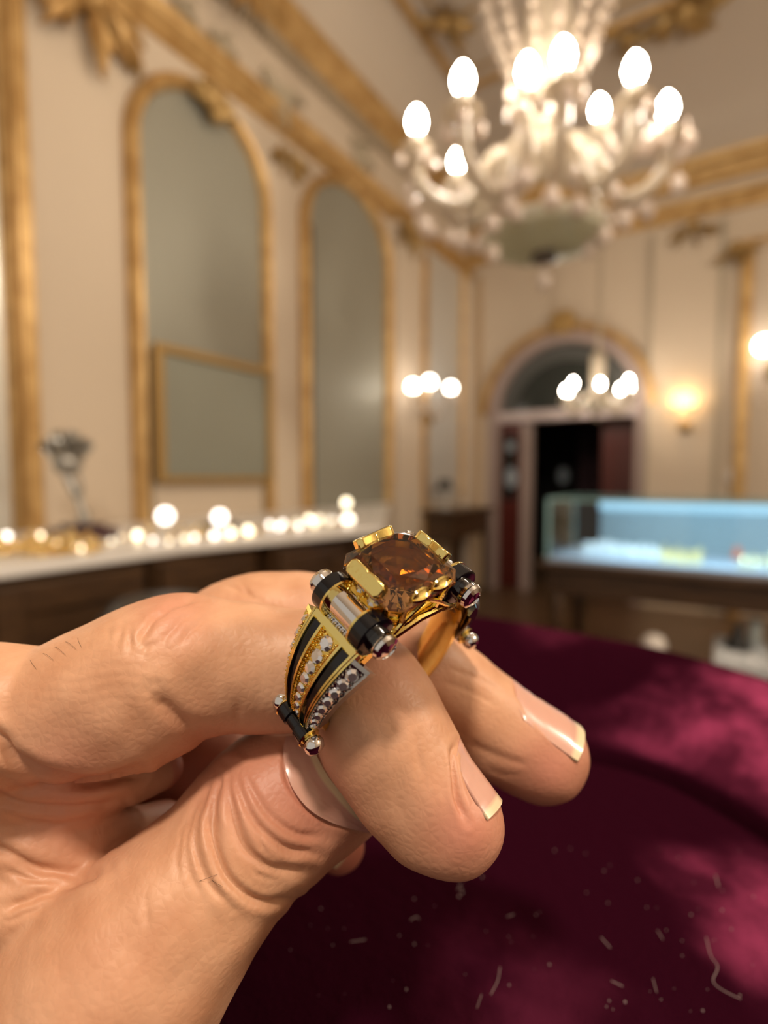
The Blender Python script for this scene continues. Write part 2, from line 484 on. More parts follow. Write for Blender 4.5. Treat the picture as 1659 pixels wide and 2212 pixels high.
# nails: curved plates lying on the finger tips
def sdf_at(p, SDF=None):
    SDF = FULL if SDF is None else SDF
    q = (p-lo)/HS; i = np.clip(np.floor(q).astype(int), 0, dims-2); f = q-i
    v = 0
    for a in (0, 1):
        for b2 in (0, 1):
            for c in (0, 1):
                v += SDF[i[0]+a, i[1]+b2, i[2]+c]*(f[0] if a else 1-f[0])*(f[1] if b2 else 1-f[1])*(f[2] if c else 1-f[2])
    return v
NAIL = mat('nail', (.66, .37, .29), .26, **{'Coat Weight': .25, 'Subsurface Weight': .1, 'Subsurface Scale': .001})
N, L, B = nodes(NAIL)
an = N.new('ShaderNodeAttribute'); an.attribute_name = 'tip'
mx = N.new('ShaderNodeMix'); mx.data_type = 'RGBA'
L.new(an.outputs['Fac'], mx.inputs['Factor']); mx.inputs['A'].default_value = (.64, .355, .275, 1); mx.inputs['B'].default_value = (.78, .62, .40, 1)
L.new(mx.outputs['Result'], B.inputs['Base Color'])
def finish_nail(G, tip, out, lab):
    nu, nv = len(G), len(G[0])
    top = [[p for p in row] for row in G]
    bot = [[p-out*.45 for p in row] for row in G]
    m = MB(); m.grid([list(to_hand(np.array(row))) for row in top])
    nn = m.n; m.grid([list(reversed(list(to_hand(np.array(row))))) for row in bot])
    rim = [(i, 0) for i in range(nu)]+[(nu-1, j) for j in range(1, nv)]+[(i, nv-1) for i in range(nu-2, -1, -1)]+[(0, j) for j in range(nv-2, 0, -1)]
    ids = lambda ij: ij[0]*nv+ij[1]; idb = lambda ij: nn+ij[0]*nv+(nv-1-ij[1])
    m.f += [(ids(rim[k]), ids(rim[(k+1) % len(rim)]), idb(rim[(k+1) % len(rim)]), idb(rim[k])) for k in range(len(rim))]
    o = m.build('fingernail', NAIL, hand, angle=60, label=lab)
    a = o.data.attributes.new('tip', 'FLOAT', 'POINT'); a.data.foreach_set('value', np.array(tip+tip, np.float32))
    bm_ = bmesh.new(); bm_.from_mesh(o.data); bmesh.ops.recalc_face_normals(bm_, faces=bm_.faces); bm_.to_mesh(o.data); bm_.free()
    return o
def nail(p0, p1, d0, d1, out, half, rise=.12, tipover=.6, tipwhite=.9, lab='', rmax=12.0, arc=.26, skew=0.0, low=1.0):
    """p0, p1 pixels of the finger axis at the root and the edge of the nail; out = direction (camera axes) the nail faces"""
    A, Bq = camc(*p0, d0), camc(*p1, d1)
    t = Bq-A; ln = np.linalg.norm(t); t /= ln
    out = np.asarray(out, float); out -= t*(out@t); out /= np.linalg.norm(out); s = np.cross(t, out)
    nu, nv = 22, 17; G = []; tip = []
    last = {}
    for i in range(nu):
        u = i/(nu-1); row = []
        for j in range(nv):
            v = -1+2*j/(nv-1)
            # rounded root, slightly curved free edge
            uu = u + (1-u)*arc*(1-math.sqrt(max(1-v*v*.98, 0))) - u*.05*v*v + (1-u)*skew*max(-v, 0)**1.6
            th = half*v*(1-.10*(1-u)**2)*(1 if v > 0 else low)
            d = out*math.cos(th)+s*math.sin(th)
            o = A+t*(uu*ln)
            if u < .93:
                r = 3.0
                while sdf_at(o+d*r) < 0 and r < rmax: r += .12
                r += .02+rise*(.5+.5*u)*(1-v*v*.75)
                last.setdefault(j, []).append(r)
            else:
                pr = last[j]; r = pr[-1]+(pr[-1]-pr[-6])/5*.5*((u-.93)/.07)
                o = o+t*tipover*(u-.93)/.07
            row.append(o+d*r); tip.append(1.0 if u > tipwhite else 0.0)
        G.append(row)
    return finish_nail(G, tip, out, lab)
nail((898, 1668), (988, 1797), 82, 79, (.80, .50, -.30), math.radians(62), tipwhite=.93, rmax=9.6, lab='index fingernail seen from its side')
nail((1052, 1555), (1196, 1650), 103.2, 102, (.55, .80, .0), math.radians(60), tipover=.7, rise=.05, tipwhite=.93, rmax=9.6, lab='middle fingernail with a pale free edge')
# the thumbnail is laid over the thumb between its cuticle and its free edge
cut = spline([(618, 1590), (612, 1622), (617, 1660), (634, 1706), (670, 1750), (724, 1780), (796, 1800)], 4)
edg = spline([(668, 1590), (674, 1610), (688, 1640), (708, 1676), (736, 1712), (770, 1756), (812, 1800)], 4)
G = []; tip = []
for i in range(14):
    u = i/13; row = []
    for (cx_, cy_), (ex_, ey_) in zip(cut, edg):
        x_, y_ = cx_+(ex_-cx_)*u, cy_+(ey_-cy_)*u
        d_ = 70.0
        while sdf_at(camc(x_, y_, d_), F_TH) > 0 and d_ < 104: d_ += .15
        row.append(camc(x_, y_, d_-.42)); tip.append(1.0 if u > .80 else 0.0)
    G.append(row)
finish_nail(G, tip, np.array([.16, .53, 1.0])/1.15, 'broad thumbnail under the ring')
nail((680, 1790), (738, 1832), 117.4, 117, (.4, .35, .7), math.radians(50), tipwhite=.95, rmax=6.2, lab='nail of the curled ring finger below the thumb')
# ------------------------------------------------------------------ the ring
GOLD = mat('polished_gold', (0.97, 0.78, 0.28), 0.09, 1.0)
add_bump(GOLD, 900, 0.12, 0.0004)
SILVER = mat('polished_silver', (0.80, 0.79, 0.80), 0.08, 1.0)
ENAMEL = mat('black_enamel', (0.004, 0.004, 0.006), 0.12)
GEM = mat('smoky_amber_gem', (0.42, 0.22, 0.085), 0.0, 0.0, **{'Transmission Weight': 1.0, 'IOR': 1.54})
DIAM = mat('clear_stone', (0.80, 0.79, 0.82), 0.03, 0.86, **{'Specular IOR Level': 1.0, 'Coat Weight': 1.0})
PAVE = mat('pave_gold', (0.95, 0.70, 0.18), 0.16, 1.0)
PAVES = mat('pave_silver', (0.45, 0.43, 0.42), 0.16, 1.0)

RA = np.array([.632, -.5202, .5744]); RB = np.array([.7677, .3188, -.5559]); RA /= np.linalg.norm(RA)
RB = RB - RA * (RA @ RB); RB /= np.linalg.norm(RB); RN = np.cross(RA, RB)
GC = camc(864, 1229, 0.074)
ring = thing('ring', 'chunky gold cocktail ring with a large smoky amber stone, pinched between the fingers', 'ring')
RM = BASIS @ np.stack([RA, RB, RN], 1)
GW = CAM + BASIS @ GC
m4 = Matrix.Identity(4)
for i in range(3):
    for j in range(3): m4[i][j] = RM[i, j]
    m4[i][3] = GW[i]
ring.matrix_world = m4
S = 0.00101                                           # ring coordinates are millimetres: a along the finger, b across, n up through the stone
C0 = -18.4                                           # centre of the hoop on n

def octo(h, c): return [(h, -h+c), (h, h-c), (h-c, h), (-h+c, h), (-h, h-c), (-h, -h+c), (-h+c, -h), (h-c, -h)]
g = MB()
G1 = [(x, y, 0.25) for x, y in octo(6.25, 1.7)]; G0 = [(x, y, -0.25) for x, y in octo(6.25, 1.7)]
mid = []
o1 = octo(5.05, 1.9)
for k in range(8):
    p, q = o1[k], o1[(k+1) % 8]; mid.append(((p[0]+q[0])/2*0.97, (p[1]+q[1])/2*0.97, 1.9))
T = [(x, y, 2.75) for x, y in octo(3.7, 1.5)]
vs = G1 + G0 + mid + T + [(x, y, -3.0) for x, y in octo(3.3, 1.4)] + [(0, 0, -5.0)]
fs = []
for k in range(8):
    k2 = (k+1) % 8
    fs.append((8+k, 8+k2, k2, k))
    fs.append((k, k2, 16+k))
    fs.append((16+k, k2, 16+k2)) ; fs.append((16+k, 16+k2, 24+k2)); fs.append((24+k, 16+k, 24+k2))
    fs.append((8+k2, 8+k, 32+k)); fs.append((8+k2, 32+k, 32+k2)); fs.append((32+k, 40, 32+k2))
fs.append(tuple(24+k for k in range(8)))
g.add(vs, fs)
go = g.build('amber_gemstone', GEM, ring, s=S, smooth=False, label='faceted smoky amber stone')
bm = bmesh.new(); bm.from_mesh(go.data); bmesh.ops.recalc_face_normals(bm, faces=bm.faces); bm.to_mesh(go.data); bm.free()

def local(o, u, v, wv):
    o, u, v, wv = map(lambda q: np.asarray(q, float), (o, u, v, wv))
    return lambda p: o + u*p[0] + v*p[1] + wv*p[2]
# claws: flat bars lying over the four sides of the stone
def bar(side, length=6.2, off=0.0, wide=2.3):
    ca, sa = side
    o = np.array([ca*5.75, sa*5.75, 1.15]); t = np.array([-sa, ca, 0.0])
    inn = np.array([-ca*0.70, -sa*0.70, 0.714]); nn = np.array([ca*0.714, sa*0.714, 0.70])
    L = local(o + t*off, t, inn, nn)
    b = MB(); h = length/2; q = wide/2
    pl = [(-h+.5, -q), (h-.5, -q), (h, -q+.6), (h, q-.5), (h-.6, q), (.35, q), (0, q-.18), (-.35, q), (-h+.6, q), (-h, q-.5), (-h, -q+.6)]
    b.prism(pl, lambda u, v, z: L((u, v, z)), -0.5, 1.0)
    return b.build('claw', GOLD, ring, s=S, bevel=0.00022, angle=30)
bar((0, -1), 6.6); bar((0, 1), 6.0); bar((-1, 0), 6.4)
def crescent(off):
    o = np.array([5.9, off, 1.0]); L = local(o, (0, 1, 0), (-.70, 0, .714), (.714, 0, .70))
    b = MB(); rows = []
    for i in range(15):
        t = -1+i/7.0; y = 1.85*t; e = max(1-t*t, 0)
        q = 1.15*e**.6+.05; lift = -.35*t*t
        rows.append([L((y, -.75+.5*t*t, -.5)), L((y, -.8+.5*t*t, .45+lift)), L((y, -.55+.5*t*t+.05*q, .62+lift)), L((y, -.2+.6*q*.3, .42+lift)),
                     L((y, -.3+q*.85, .62+lift)), L((y, -.25+q, .45+lift)), L((y, -.3+q*.9, -.5)), L((y, -.75+.5*t*t, -.5))])
    b.grid(rows)
    return b.build('claw', GOLD, ring, s=S, angle=40, label='rounded gold claw')
crescent(-1.7); crescent(1.9)

# basket under the stone: rails, struts and the gallery plate
b = MB()
def rail(h, n, r, c=1.8):
    b.tube([(x, y, n) for x, y in octo(h, c)], r, 8, closed=True)
rail(4.7, -4.9, 0.5)
for x, y in octo(6.0, 1.9):
    b.tube([(x*.94, y*.94, -0.9), (x*0.88, y*0.88, -2.4), (x*0.78, y*0.78, -5.0)], [0.3, 0.42, 0.55], 8)
b.build('basket', GOLD, ring, s=S)
b = MB()
pl = octo(4.4, 1.6)
b.add([(x*1.12, y*1.12, -2.6) for x, y in pl] + [(x*0.95, y*0.95, -6.0) for x, y in pl] + [(x*0.5, y*0.5, -6.2) for x, y in pl],
      [(k, (k+1) % 8, 8+(k+1) % 8, 8+k) for k in range(8)] + [(8+k, 8+(k+1) % 8, 16+(k+1) % 8, 16+k) for k in range(8)] + [tuple(16+k for k in range(8))])
b.build('gallery', GOLD, ring, s=S)
# long gallery rails on both faces of the head, running down to the pins
for sa in (-1, 1):
    b = MB()
    b.tube([(sa*4.9, -7.0, -6.6), (sa*5.1, -4.0, -5.7), (sa*5.2, 0, -5.1), (sa*5.1, 4.0, -5.7), (sa*4.9, 7.2, -6.8)], [0.6, .55, .5, .55, .6], 8)
    b.tube([(sa*4.9, -6.6, -7.0), (sa*5.2, -3.0, -3.4), (sa*5.6, -0.4, -1.2)], [0.5, .4, .35], 8)
    b.tube([(sa*4.9, 6.8, -7.0), (sa*5.2, 3.0, -3.4), (sa*5.6, 0.4, -1.2)], [0.5, .4, .35], 8)
    b.build('gallery_rail', GOLD, ring, s=S)

def pol(th, r, a):                                   # angle from the stone towards -b, radius from the hoop centre
    return (a, -r*math.sin(th), C0 + r*math.cos(th))
def strip(mb, sg, t0, t1, w0, w1, h0, h1, n=18, R0=15.9, dw=0.0):
    """bar following the hoop: across from w0 to w1 (fractions of the half width), raised between heights; h may be (inner, outer) pairs"""
    rows = []
    ha, hb = (h1 if hasattr(h1, '__len__') else (h1, h1))
    la, lb = (h0 if hasattr(h0, '__len__') else (h0, h0))
    for i in range(n+1):
        th = t0 + (t1-t0)*i/n
        q = halfw(th)
        rows.append([pol(sg*th, R0+la, w0*q), pol(sg*th, R0+ha, w0*q), pol(sg*th, R0+hb, w1*q), pol(sg*th, R0+lb, w1*q), pol(sg*th, R0+la, w0*q)])
    mb.grid(rows)
    mb.add(rows[0][:4], [(0, 1, 2, 3)]); mb.add(rows[-1][:4], [(3, 2, 1, 0)])
TA, TB = math.radians(39), math.radians(97)
def halfw(th):
    f = (th-TA)/(TB-TA); f = min(max(f, 0), 1)
    return 6.5 + (3.0-6.5)*f**1.1
# the hoop
b = MB(); rows = []
for i in range(61):
    th = math.radians(24 + (336-24)*i/60)
    q = min(abs(th - 0), abs(2*math.pi - th))
    hw = 4.9 - 2.2*min(max((q-TA)/(TB-TA), 0), 1)
    row = []
    for (w_, r_) in [(-1, 13.0), (-.97, 14.0), (-.7, 14.4), (0, 14.5), (.7, 14.4), (.97, 14.0), (1, 13.0), (.8, 12.6), (0, 12.45), (-.8, 12.6), (-1, 13.0)]:
        row.append(pol(th, r_, w_*hw))
    rows.append(row)
b.grid(rows)
b.build('hoop', GOLD, ring, s=S, angle=50)

def stone(c, nrm, r):
    m = MB()
    m.lathe([(r*0.9, -0.25*r), (r, 0.05*r), (r*0.62, 0.42*r), (1e-4, 0.43*r)], c, nrm, 8)
    return m.build('accent_stone', DIAM, ring, s=S, smooth=False)
for sg in (1, -1):
    # shoulder: gold body, two black grooves, three rows of stones
    b = MB(); strip(b, sg, TA-.05, TB, -0.66, 0.66, -2.0, 0.0)
    for s2 in (-1, 1):
        strip(b, sg, TA, TB, s2*.30, s2*.37, -.2, .62); strip(b, sg, TA, TB, s2*.64, s2*.70, -.6, .60)
        strip(b, sg, TA, TB, s2*.72, s2*.77, -.6, .52)
    strip(b, sg, TA-.01, TA+.05, -.66, .66, -.3, .62, n=2)
    b.build('shoulder', GOLD, ring, s=S)
    for s2 in (-1, 1):
        b = MB(); strip(b, sg, TA+.07, TB-.02, s2*.38, s2*.63, -.1, .22)
        b.build('enamel_inlay', ENAMEL, ring, s=S, label='black enamel groove')
    b = MB(); strip(b, sg, TA+.05, TB, -.31, .31, -.1, .15)
    n = 8
    for i in range(26):
        th = TA+.09 + (TB-TA-.13)*i/25; q = halfw(th)
        for s2 in (-.24, .24, -.13 if i % 3 == 0 else .24, .13 if i % 3 == 1 else -.24):
            b.ball(pol(sg*th, 16.25, s2*q), .24 if abs(s2) > .2 else .17, 6, 4)
    b.build('pave_bed', PAVE, ring, s=S)
    for i in range(n):
        f = i/(n-1); th = TA+.14 + (TB-TA-.2)*(f**.92)
        r = 1.12 - .52*f
        nm = np.array([0, -math.sin(sg*th), math.cos(sg*th)])
        stone(pol(sg*th, 16.15, 0), nm, r)
    for s2 in (-1, 1):
        b = MB(); M_ = PAVES if s2 > 0 else PAVE
        strip(b, sg, TA+.08, TB+.03, s2*.78, s2*1.08, (-1.4, -2.6), (.35, -1.35))
        # raised edge and beads
        strip(b, sg, TA+.06, TB+.03, s2*1.05, s2*1.12, -2.7, -1.15)
        strip(b, sg, TA+.05, TA+.09, s2*.74, s2*1.12, (-1.2, -2.7), (.55, -1.0), n=2)
        for i in range(22):
            th = TA+.12 + (TB-TA-.12)*i/21; q = halfw(th)
            b.ball(pol(sg*th, 16.0+.22, s2*.82*q), .2, 6, 4); b.ball(pol(sg*th, 15.9-1.05, s2*1.03*q), .2, 6, 4)
        b.build('side_plate', M_, ring, s=S)
        for i in range(8):
            f = i/7; th = TA+.17 + (TB-TA-.2)*f; q = halfw(th); r = .98 - .38*f
            nm = np.array([s2*.75, -math.sin(sg*th)*.66, math.cos(sg*th)*.66])
            stone(np.array(pol(sg*th, 15.9-.42, s2*.94*q)), nm, r)
    # upper pin: silver barrel, black collars, domed ends
    pb = np.array(pol(sg*math.radians(28.4), 16.6, 0)); ax = (1, 0, 0)
    m = MB(); m.lathe([(1.2, -5.2), (1.2, -3.25), (2.15, -3.2), (2.15, 3.2), (1.2, 3.25), (1.2, 5.2)], pb, ax, 22)
    m.build('pin_barrel', SILVER, ring, s=S, angle=25)
    for s2 in (-1, 1):
        m = MB(); m.lathe([(2.3, 3.0), (2.95, 3.1), (2.95, 5.1), (2.5, 5.3)], pb, (s2, 0, 0), 24)
        m.build('collar', ENAMEL, ring, s=S, label='black enamel collar')
        m = MB(); m.lathe([(2.5, 2.7), (3.02, 2.75), (3.02, 3.1), (2.3, 3.15)], pb, (s2, 0, 0), 24)
        m.build('collar_ring', GOLD, ring, s=S)
        m = MB(); m.lathe([(1.4, 5.0), (1.75, 5.2), (1.85, 5.5), (1.8, 6.6), (1.95, 6.9), (1.8, 7.4), (1.2, 7.75), (1.15, 7.6), (.6, 7.65), (.01, 7.7)], pb, (s2, 0, 0), 20)
        m.build('pin_end', SILVER, ring, s=S, label='domed silver pin end')
    # gold saddle holding the barrel to the head, with one stone
    m = MB()
    sd = -sg
    m.add([(-3.1, sd*4.6, -1.2), (3.1, sd*4.6, -1.2), (3.1, sd*8.2, -2.6), (-3.1, sd*8.2, -2.6),
           (-3.1, sd*4.4, -6.6), (3.1, sd*4.4, -6.6), (3.1, sd*8.0, -7.0), (-3.1, sd*8.0, -7.0)],
          [(0,1,2,3),(4,7,6,5),(0,4,5,1),(1,5,6,2),(2,6,7,3),(3,7,4,0)])
    for i in range(16):
        m.ball((rnd.uniform(-2.8, 2.8), sd*(4.8 + .2*i), -1.25-.078*i), .3, 6, 4)
    m.build('saddle', PAVE, ring, s=S, bevel=0.0003)
    stone(np.array((1.5, sd*5.6, -1.5)), (0, sd*.43, .9), 1.0)
    stone(np.array((-1.2, sd*5.6, -1.5)), (0, sd*.43, .9), .8)
    # spacer between barrel and shoulder
    m = MB(); strip(m, sg, math.radians(35), TA, -.62, .62, -1.6, .1, n=3)
    for i in range(9): m.ball(pol(sg*math.radians(37.5), 16.1, -3.3+i*.82), .34, 6, 4)
    m.build('spacer', SILVER, ring, s=S)
    # lower pin
    pb = np.array(pol(sg*math.radians(102.5), 16.5, 0))
    m = MB(); m.lathe([(1.0, -3.2), (1.55, -2.9), (1.55, -1.1), (1.25, -.9), (1.25, .9), (1.55, 1.1), (1.55, 2.9), (1.0, 3.2)], pb, ax, 18)
    m.build('lower_pin', ENAMEL, ring, s=S, label='black enamel lower pin')
    for s2 in (-1, 1):
        m = MB(); m.lathe([(1.5, 2.9), (1.7, 3.05), (1.55, 3.2)], pb, (s2, 0, 0), 18); m.build('pin_ring', GOLD, ring, s=S)
        m = MB(); m.lathe([(.7, 3.0), (1.1, 3.3), (1.45, 3.9), (1.5, 4.6), (1.2, 5.2), (.6, 5.5), (.01, 5.6)], pb, (s2, 0, 0), 16)
        m.build('pin_end', SILVER, ring, s=S, label='round silver pin end')
# opening on the inside of the far shoulder, dark stone backs seen through
m = MB(); th = math.radians(-62)
m.ball(np.array(pol(th, 12.55, 0.9)), (2.2, .35), 16, 8, axis=(0, -math.sin(th), math.cos(th)))
m.build('inner_window', mat('brown_stone_back', (.16, .075, .03), .1, .2), ring, s=S)
# ------------------------------------------------------------------ the velvet stand in front of the photographer
VELVET = mat('burgundy_velvet', (.014, .0008, .0035), .75, **{'Sheen Weight': 1.0, 'Sheen Roughness': .32, 'Specular IOR Level': 0.0})
N, L, B = nodes(VELVET)
B.inputs['Sheen Tint'].default_value = (1.0, .16, .34, 1)
tc = N.new('ShaderNodeTexCoord'); nz = N.new('ShaderNodeTexNoise'); nz.inputs['Scale'].default_value = 55; nz.inputs['Detail'].default_value = 8
L.new(tc.outputs['Object'], nz.inputs['Vector'])
rr = N.new('ShaderNodeValToRGB'); rr.color_ramp.elements[0].position = .38; rr.color_ramp.elements[1].position = .66
rr.color_ramp.elements[0].color = (.18, .18, .18, 1); rr.color_ramp.elements[1].color = (1, 1, 1, 1)
# pink light on the brushed nap painted into sheen and base colour, in patches
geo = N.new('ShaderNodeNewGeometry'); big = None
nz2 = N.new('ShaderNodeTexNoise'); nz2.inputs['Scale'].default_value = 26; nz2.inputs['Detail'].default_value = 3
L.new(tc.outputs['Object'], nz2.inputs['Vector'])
LIT_NAP = [((1665, 1660), 1.0, .066, 1), ((1800, 2010), .5, .042, 0), ((1095, 2230), .10, .032, 0), ((1300, 1395), .25, .07, 1)]
for (nx, ny), nk, nr, wallonly in LIT_NAP:
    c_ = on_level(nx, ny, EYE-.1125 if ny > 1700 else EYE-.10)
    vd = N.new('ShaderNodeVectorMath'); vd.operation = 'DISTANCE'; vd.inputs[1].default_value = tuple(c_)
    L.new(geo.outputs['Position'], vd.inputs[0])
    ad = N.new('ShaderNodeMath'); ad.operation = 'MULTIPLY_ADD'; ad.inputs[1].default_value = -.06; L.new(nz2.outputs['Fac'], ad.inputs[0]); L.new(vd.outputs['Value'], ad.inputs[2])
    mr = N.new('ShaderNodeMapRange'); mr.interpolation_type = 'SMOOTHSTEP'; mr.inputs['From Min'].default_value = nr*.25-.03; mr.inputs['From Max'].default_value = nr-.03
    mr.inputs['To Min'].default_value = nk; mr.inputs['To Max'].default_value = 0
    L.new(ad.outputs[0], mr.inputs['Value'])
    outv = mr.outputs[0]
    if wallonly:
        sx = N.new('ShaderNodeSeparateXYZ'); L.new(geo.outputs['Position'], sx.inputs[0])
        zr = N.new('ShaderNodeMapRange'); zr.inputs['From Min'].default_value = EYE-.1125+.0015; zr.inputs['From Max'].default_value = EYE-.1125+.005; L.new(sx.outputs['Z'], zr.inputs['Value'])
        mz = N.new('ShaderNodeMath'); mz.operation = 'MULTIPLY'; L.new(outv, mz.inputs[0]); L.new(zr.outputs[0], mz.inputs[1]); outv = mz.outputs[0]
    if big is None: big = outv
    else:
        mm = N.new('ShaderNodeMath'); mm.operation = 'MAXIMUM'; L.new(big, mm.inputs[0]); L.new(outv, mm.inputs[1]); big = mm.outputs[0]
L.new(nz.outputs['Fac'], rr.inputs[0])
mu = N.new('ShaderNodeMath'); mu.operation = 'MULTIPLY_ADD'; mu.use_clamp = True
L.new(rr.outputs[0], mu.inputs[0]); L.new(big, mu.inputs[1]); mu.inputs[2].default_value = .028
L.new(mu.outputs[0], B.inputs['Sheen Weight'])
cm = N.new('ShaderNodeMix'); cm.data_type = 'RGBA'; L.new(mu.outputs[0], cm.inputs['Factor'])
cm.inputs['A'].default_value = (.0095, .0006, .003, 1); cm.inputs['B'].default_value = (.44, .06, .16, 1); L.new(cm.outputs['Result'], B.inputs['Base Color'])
add_bump(VELVET, 160, .6, .002)
add_bump(VELVET, 1500, .7, .0006)
KV = 1.2                                             # plan sizes in the photographer's axes: across, ahead (mm)
VC = (15*KV, 95*KV)
ph_s = [(28, 96), (40, 101), (48, 103), (56, 98), (90, 84), (135, 95), (180, 95), (225, 100), (270, 95), (315, 95), (360, 96)]
ph_r = [(0, 140), (20, 137), (36, 141), (47, 152), (53, 153), (67, 155), (83, 178), (110, 178), (150, 155), (180, 145), (225, 142), (270, 142), (315, 138), (360, 140)]
def radial(tab, ph):
    ph = ph % 360
    T_ = [(p-360, r) for p, r in tab]+list(tab)+[(p+360, r) for p, r in tab]
    T_ = sorted(set(T_))
    xs = np.array([p for p, r in T_], float); ys = np.array([r for p, r in T_], float)
    return float(np.mean([np.interp(ph+k, xs, ys) for k in (-9, -6, -3, 0, 3, 6, 9)]))
ZF, ZR = EYE-.1125, EYE-.0825
def vpt(ph, r, z):
    a = math.radians(ph); l = VC[0]+r*math.cos(a); d = VC[1]+r*math.sin(a)
    p = RIGHT*l*.001 + HEAD*d*.001
    return (p[0], p[1], z)
m = MB(); G = []
for i in range(240):
    ph = i*1.5; rs = radial(ph_s, ph)*KV; rm = radial(ph_r, ph)*KV; row = []
    for f in (.02, .2, .4, .6, .75, .86, .93, .965, .985): row.append(vpt(ph, rs*f, ZF+.003*math.cos(f*1.5)-.0005-(.002 if f > .96 else 0)))
    row.append(vpt(ph, rs*.995, ZF-.0045)); row.append(vpt(ph, rs*1.0, ZF-.0052)); row.append(vpt(ph, rs*1.008, ZF-.004))
    for f, h in ((.03, .0), (.08, .10), (.2, .30), (.35, .52), (.5, .70), (.65, .84), (.8, .94), (.9, .99), (1.0, 1.0), (1.08, .95), (1.15, .82), (1.2, .6), (1.23, .2), (1.23, -1.5)):
        row.append(vpt(ph, rs+(rm-rs)*f, ZF+(ZR-ZF)*h))
    row += [vpt(ph, rs+(rm-rs)*1.15, .9), vpt(ph, rs+(rm-rs)*1.15, 0.02), vpt(ph, 5, 0.02)]
    G.append(row)
m.grid(G, closed_u=True)
c0 = m.n; m.add([vpt(0, 0, ZF+.003)], []); m.f += [(c0, (i*len(G[0])), (((i+1) % 240)*len(G[0]))) for i in range(240)]
org = np.array(vpt(0, 0, 0.0))
m.v = [tuple(np.array(p)-org) for p in m.v]
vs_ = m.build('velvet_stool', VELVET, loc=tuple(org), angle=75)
sb = vs_.modifiers.new('smooth', 'SUBSURF'); sb.levels = 1; sb.render_levels = 1
bm_ = bmesh.new(); bm_.from_mesh(vs_.data); bmesh.ops.recalc_face_normals(bm_, faces=bm_.faces); bm_.to_mesh(vs_.data); bm_.free()
tag(vs_, 'burgundy velvet stool with a raised padded rim, dusted with lint, below the hand', 'stool')

# lint and dust on the velvet: nobody could count it
LINT = mat('lint', (.30, .22, .22), .9)
m = MB(); rl = random.Random(3)
def floor_pt(x, y, h=.0012):
    p = on_level(x, y, ZF+.003); return p+np.array([0, 0, h])
for _ in range(75):
    x = rl.uniform(620, 1640); y = rl.uniform(1830, 2200)
    if x < 1000 and y < 1930: continue
    p = floor_pt(x, y); r = rl.choice([.00009, .00011, .00014, .0002])*rl.uniform(.7, 1.3)
    m.ball(p, r, 6, 4)
def thread(pts, r=.00008):
    m.tube([floor_pt(x, y) for x, y in spline(pts, 5)], r, 5)
thread([(1525, 2035), (1535, 2075), (1550, 2100), (1540, 2130), (1560, 2150), (1600, 2170)])
thread([(1298, 2035), (1318, 2058)]); thread([(1320, 2130), (1345, 2142)]); thread([(1095, 1990), (1110, 1985)])
thread([(1060, 2160), (1075, 2130), (1080, 2100)], .00006); thread([(1030, 2190), (1040, 2160)], .00006)
thread([(757, 2045), (790, 2040)]); thread([(1410, 2125), (1418, 2155)], .00006); thread([(886, 1998), (900, 1990), (905, 1996)])
thread([(1545, 1900), (1552, 1925)], .0001); thread([(1420, 2020), (1432, 2040)], .00006)
for k in range(9):
    p = floor_pt(993+rl.uniform(-9, 9), 1932+rl.uniform(-18, 18)); m.ball(p, .0003*rl.uniform(.5, 1.1), 6, 4)
lo_ = np.array(floor_pt(1000, 2000)); m.v = [tuple(np.array(p)-lo_) for p in m.v]
o = m.build('lint', LINT, loc=tuple(lo_)); tag(o, 'specks of dust and pale lint threads scattered on the burgundy velvet', 'lint', kind='stuff')
# ------------------------------------------------------------------ the room
WALL = mat('cream_plaster', (.64, .53, .41), .75)
PALE = mat('pale_plaster', (.68, .58, .47), .75)
CEIL = mat('ceiling_plaster', (.58, .49, .40), .8)
GILT = mat('old_gilding', (.58, .37, .15), .42, .45)
add_noise_color(GILT, (.46, .27, .095), (.66, .43, .18), 9)
GILTD = mat('dark_gilding', (.42, .27, .10), .42, .45)
ROSE = mat('mauve_plaster', (.35, .265, .24), .7)
WOOD = mat('dark_walnut', (.055, .026, .011), .38)
add_noise_color(WOOD, (.035, .016, .007), (.085, .042, .017), 5, stretch=(1, 1, 9))
REDWOOD = mat('mahogany', (.085, .012, .008), .35)
FLOORM = mat('parquet', (.13, .075, .04), .35)
add_noise_color(FLOORM, (.085, .048, .026), (.17, .10, .055), 6, stretch=(1, 8, 1))
MARBLE = mat('white_counter_top', (.88, .85, .82), .3)
MIRROR = mat('aged_mirror', (.33, .32, .265), .55, .35)
BLACK = mat('black_leather', (.012, .011, .011), .4)
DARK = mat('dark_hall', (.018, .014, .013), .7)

def struct(name, mb, m, loc=None, parent=None, **k):
    o = mb.build(name, m, parent, loc, **k)
    if parent is None: o['kind'] = 'structure'
    return o
LX, BY, CZ = -2.6, 6.0, 4.8
b = MB(); b.box((LX-.3, -3.0, -.1), (4.6, 9.2, 0)); struct('floor', b, FLOORM, smooth=False)
b = MB(); b.box((LX-.2, -3.0, 0), (LX, BY+.2, 4.35)); struct('wall_left', b, WALL, smooth=False)
b = MB(); b.box((4.4, -3.0, 0), (4.6, BY+.2, 4.9)); struct('wall_right', b, WALL, smooth=False)
# back wall with its arched doorway
ox, ow, oz = -1.495, 1.63, 2.03
arc = arch(ow, 0, oz, 28, ox)
pl = [(LX, 0)]+arc+[(4.5, 0), (4.5, 4.35), (LX, 4.35)]
b = MB(); b.prism(pl, lambda u, v, h: (u, h, v), BY, BY+.25); struct('wall_back', b, WALL, smooth=False)
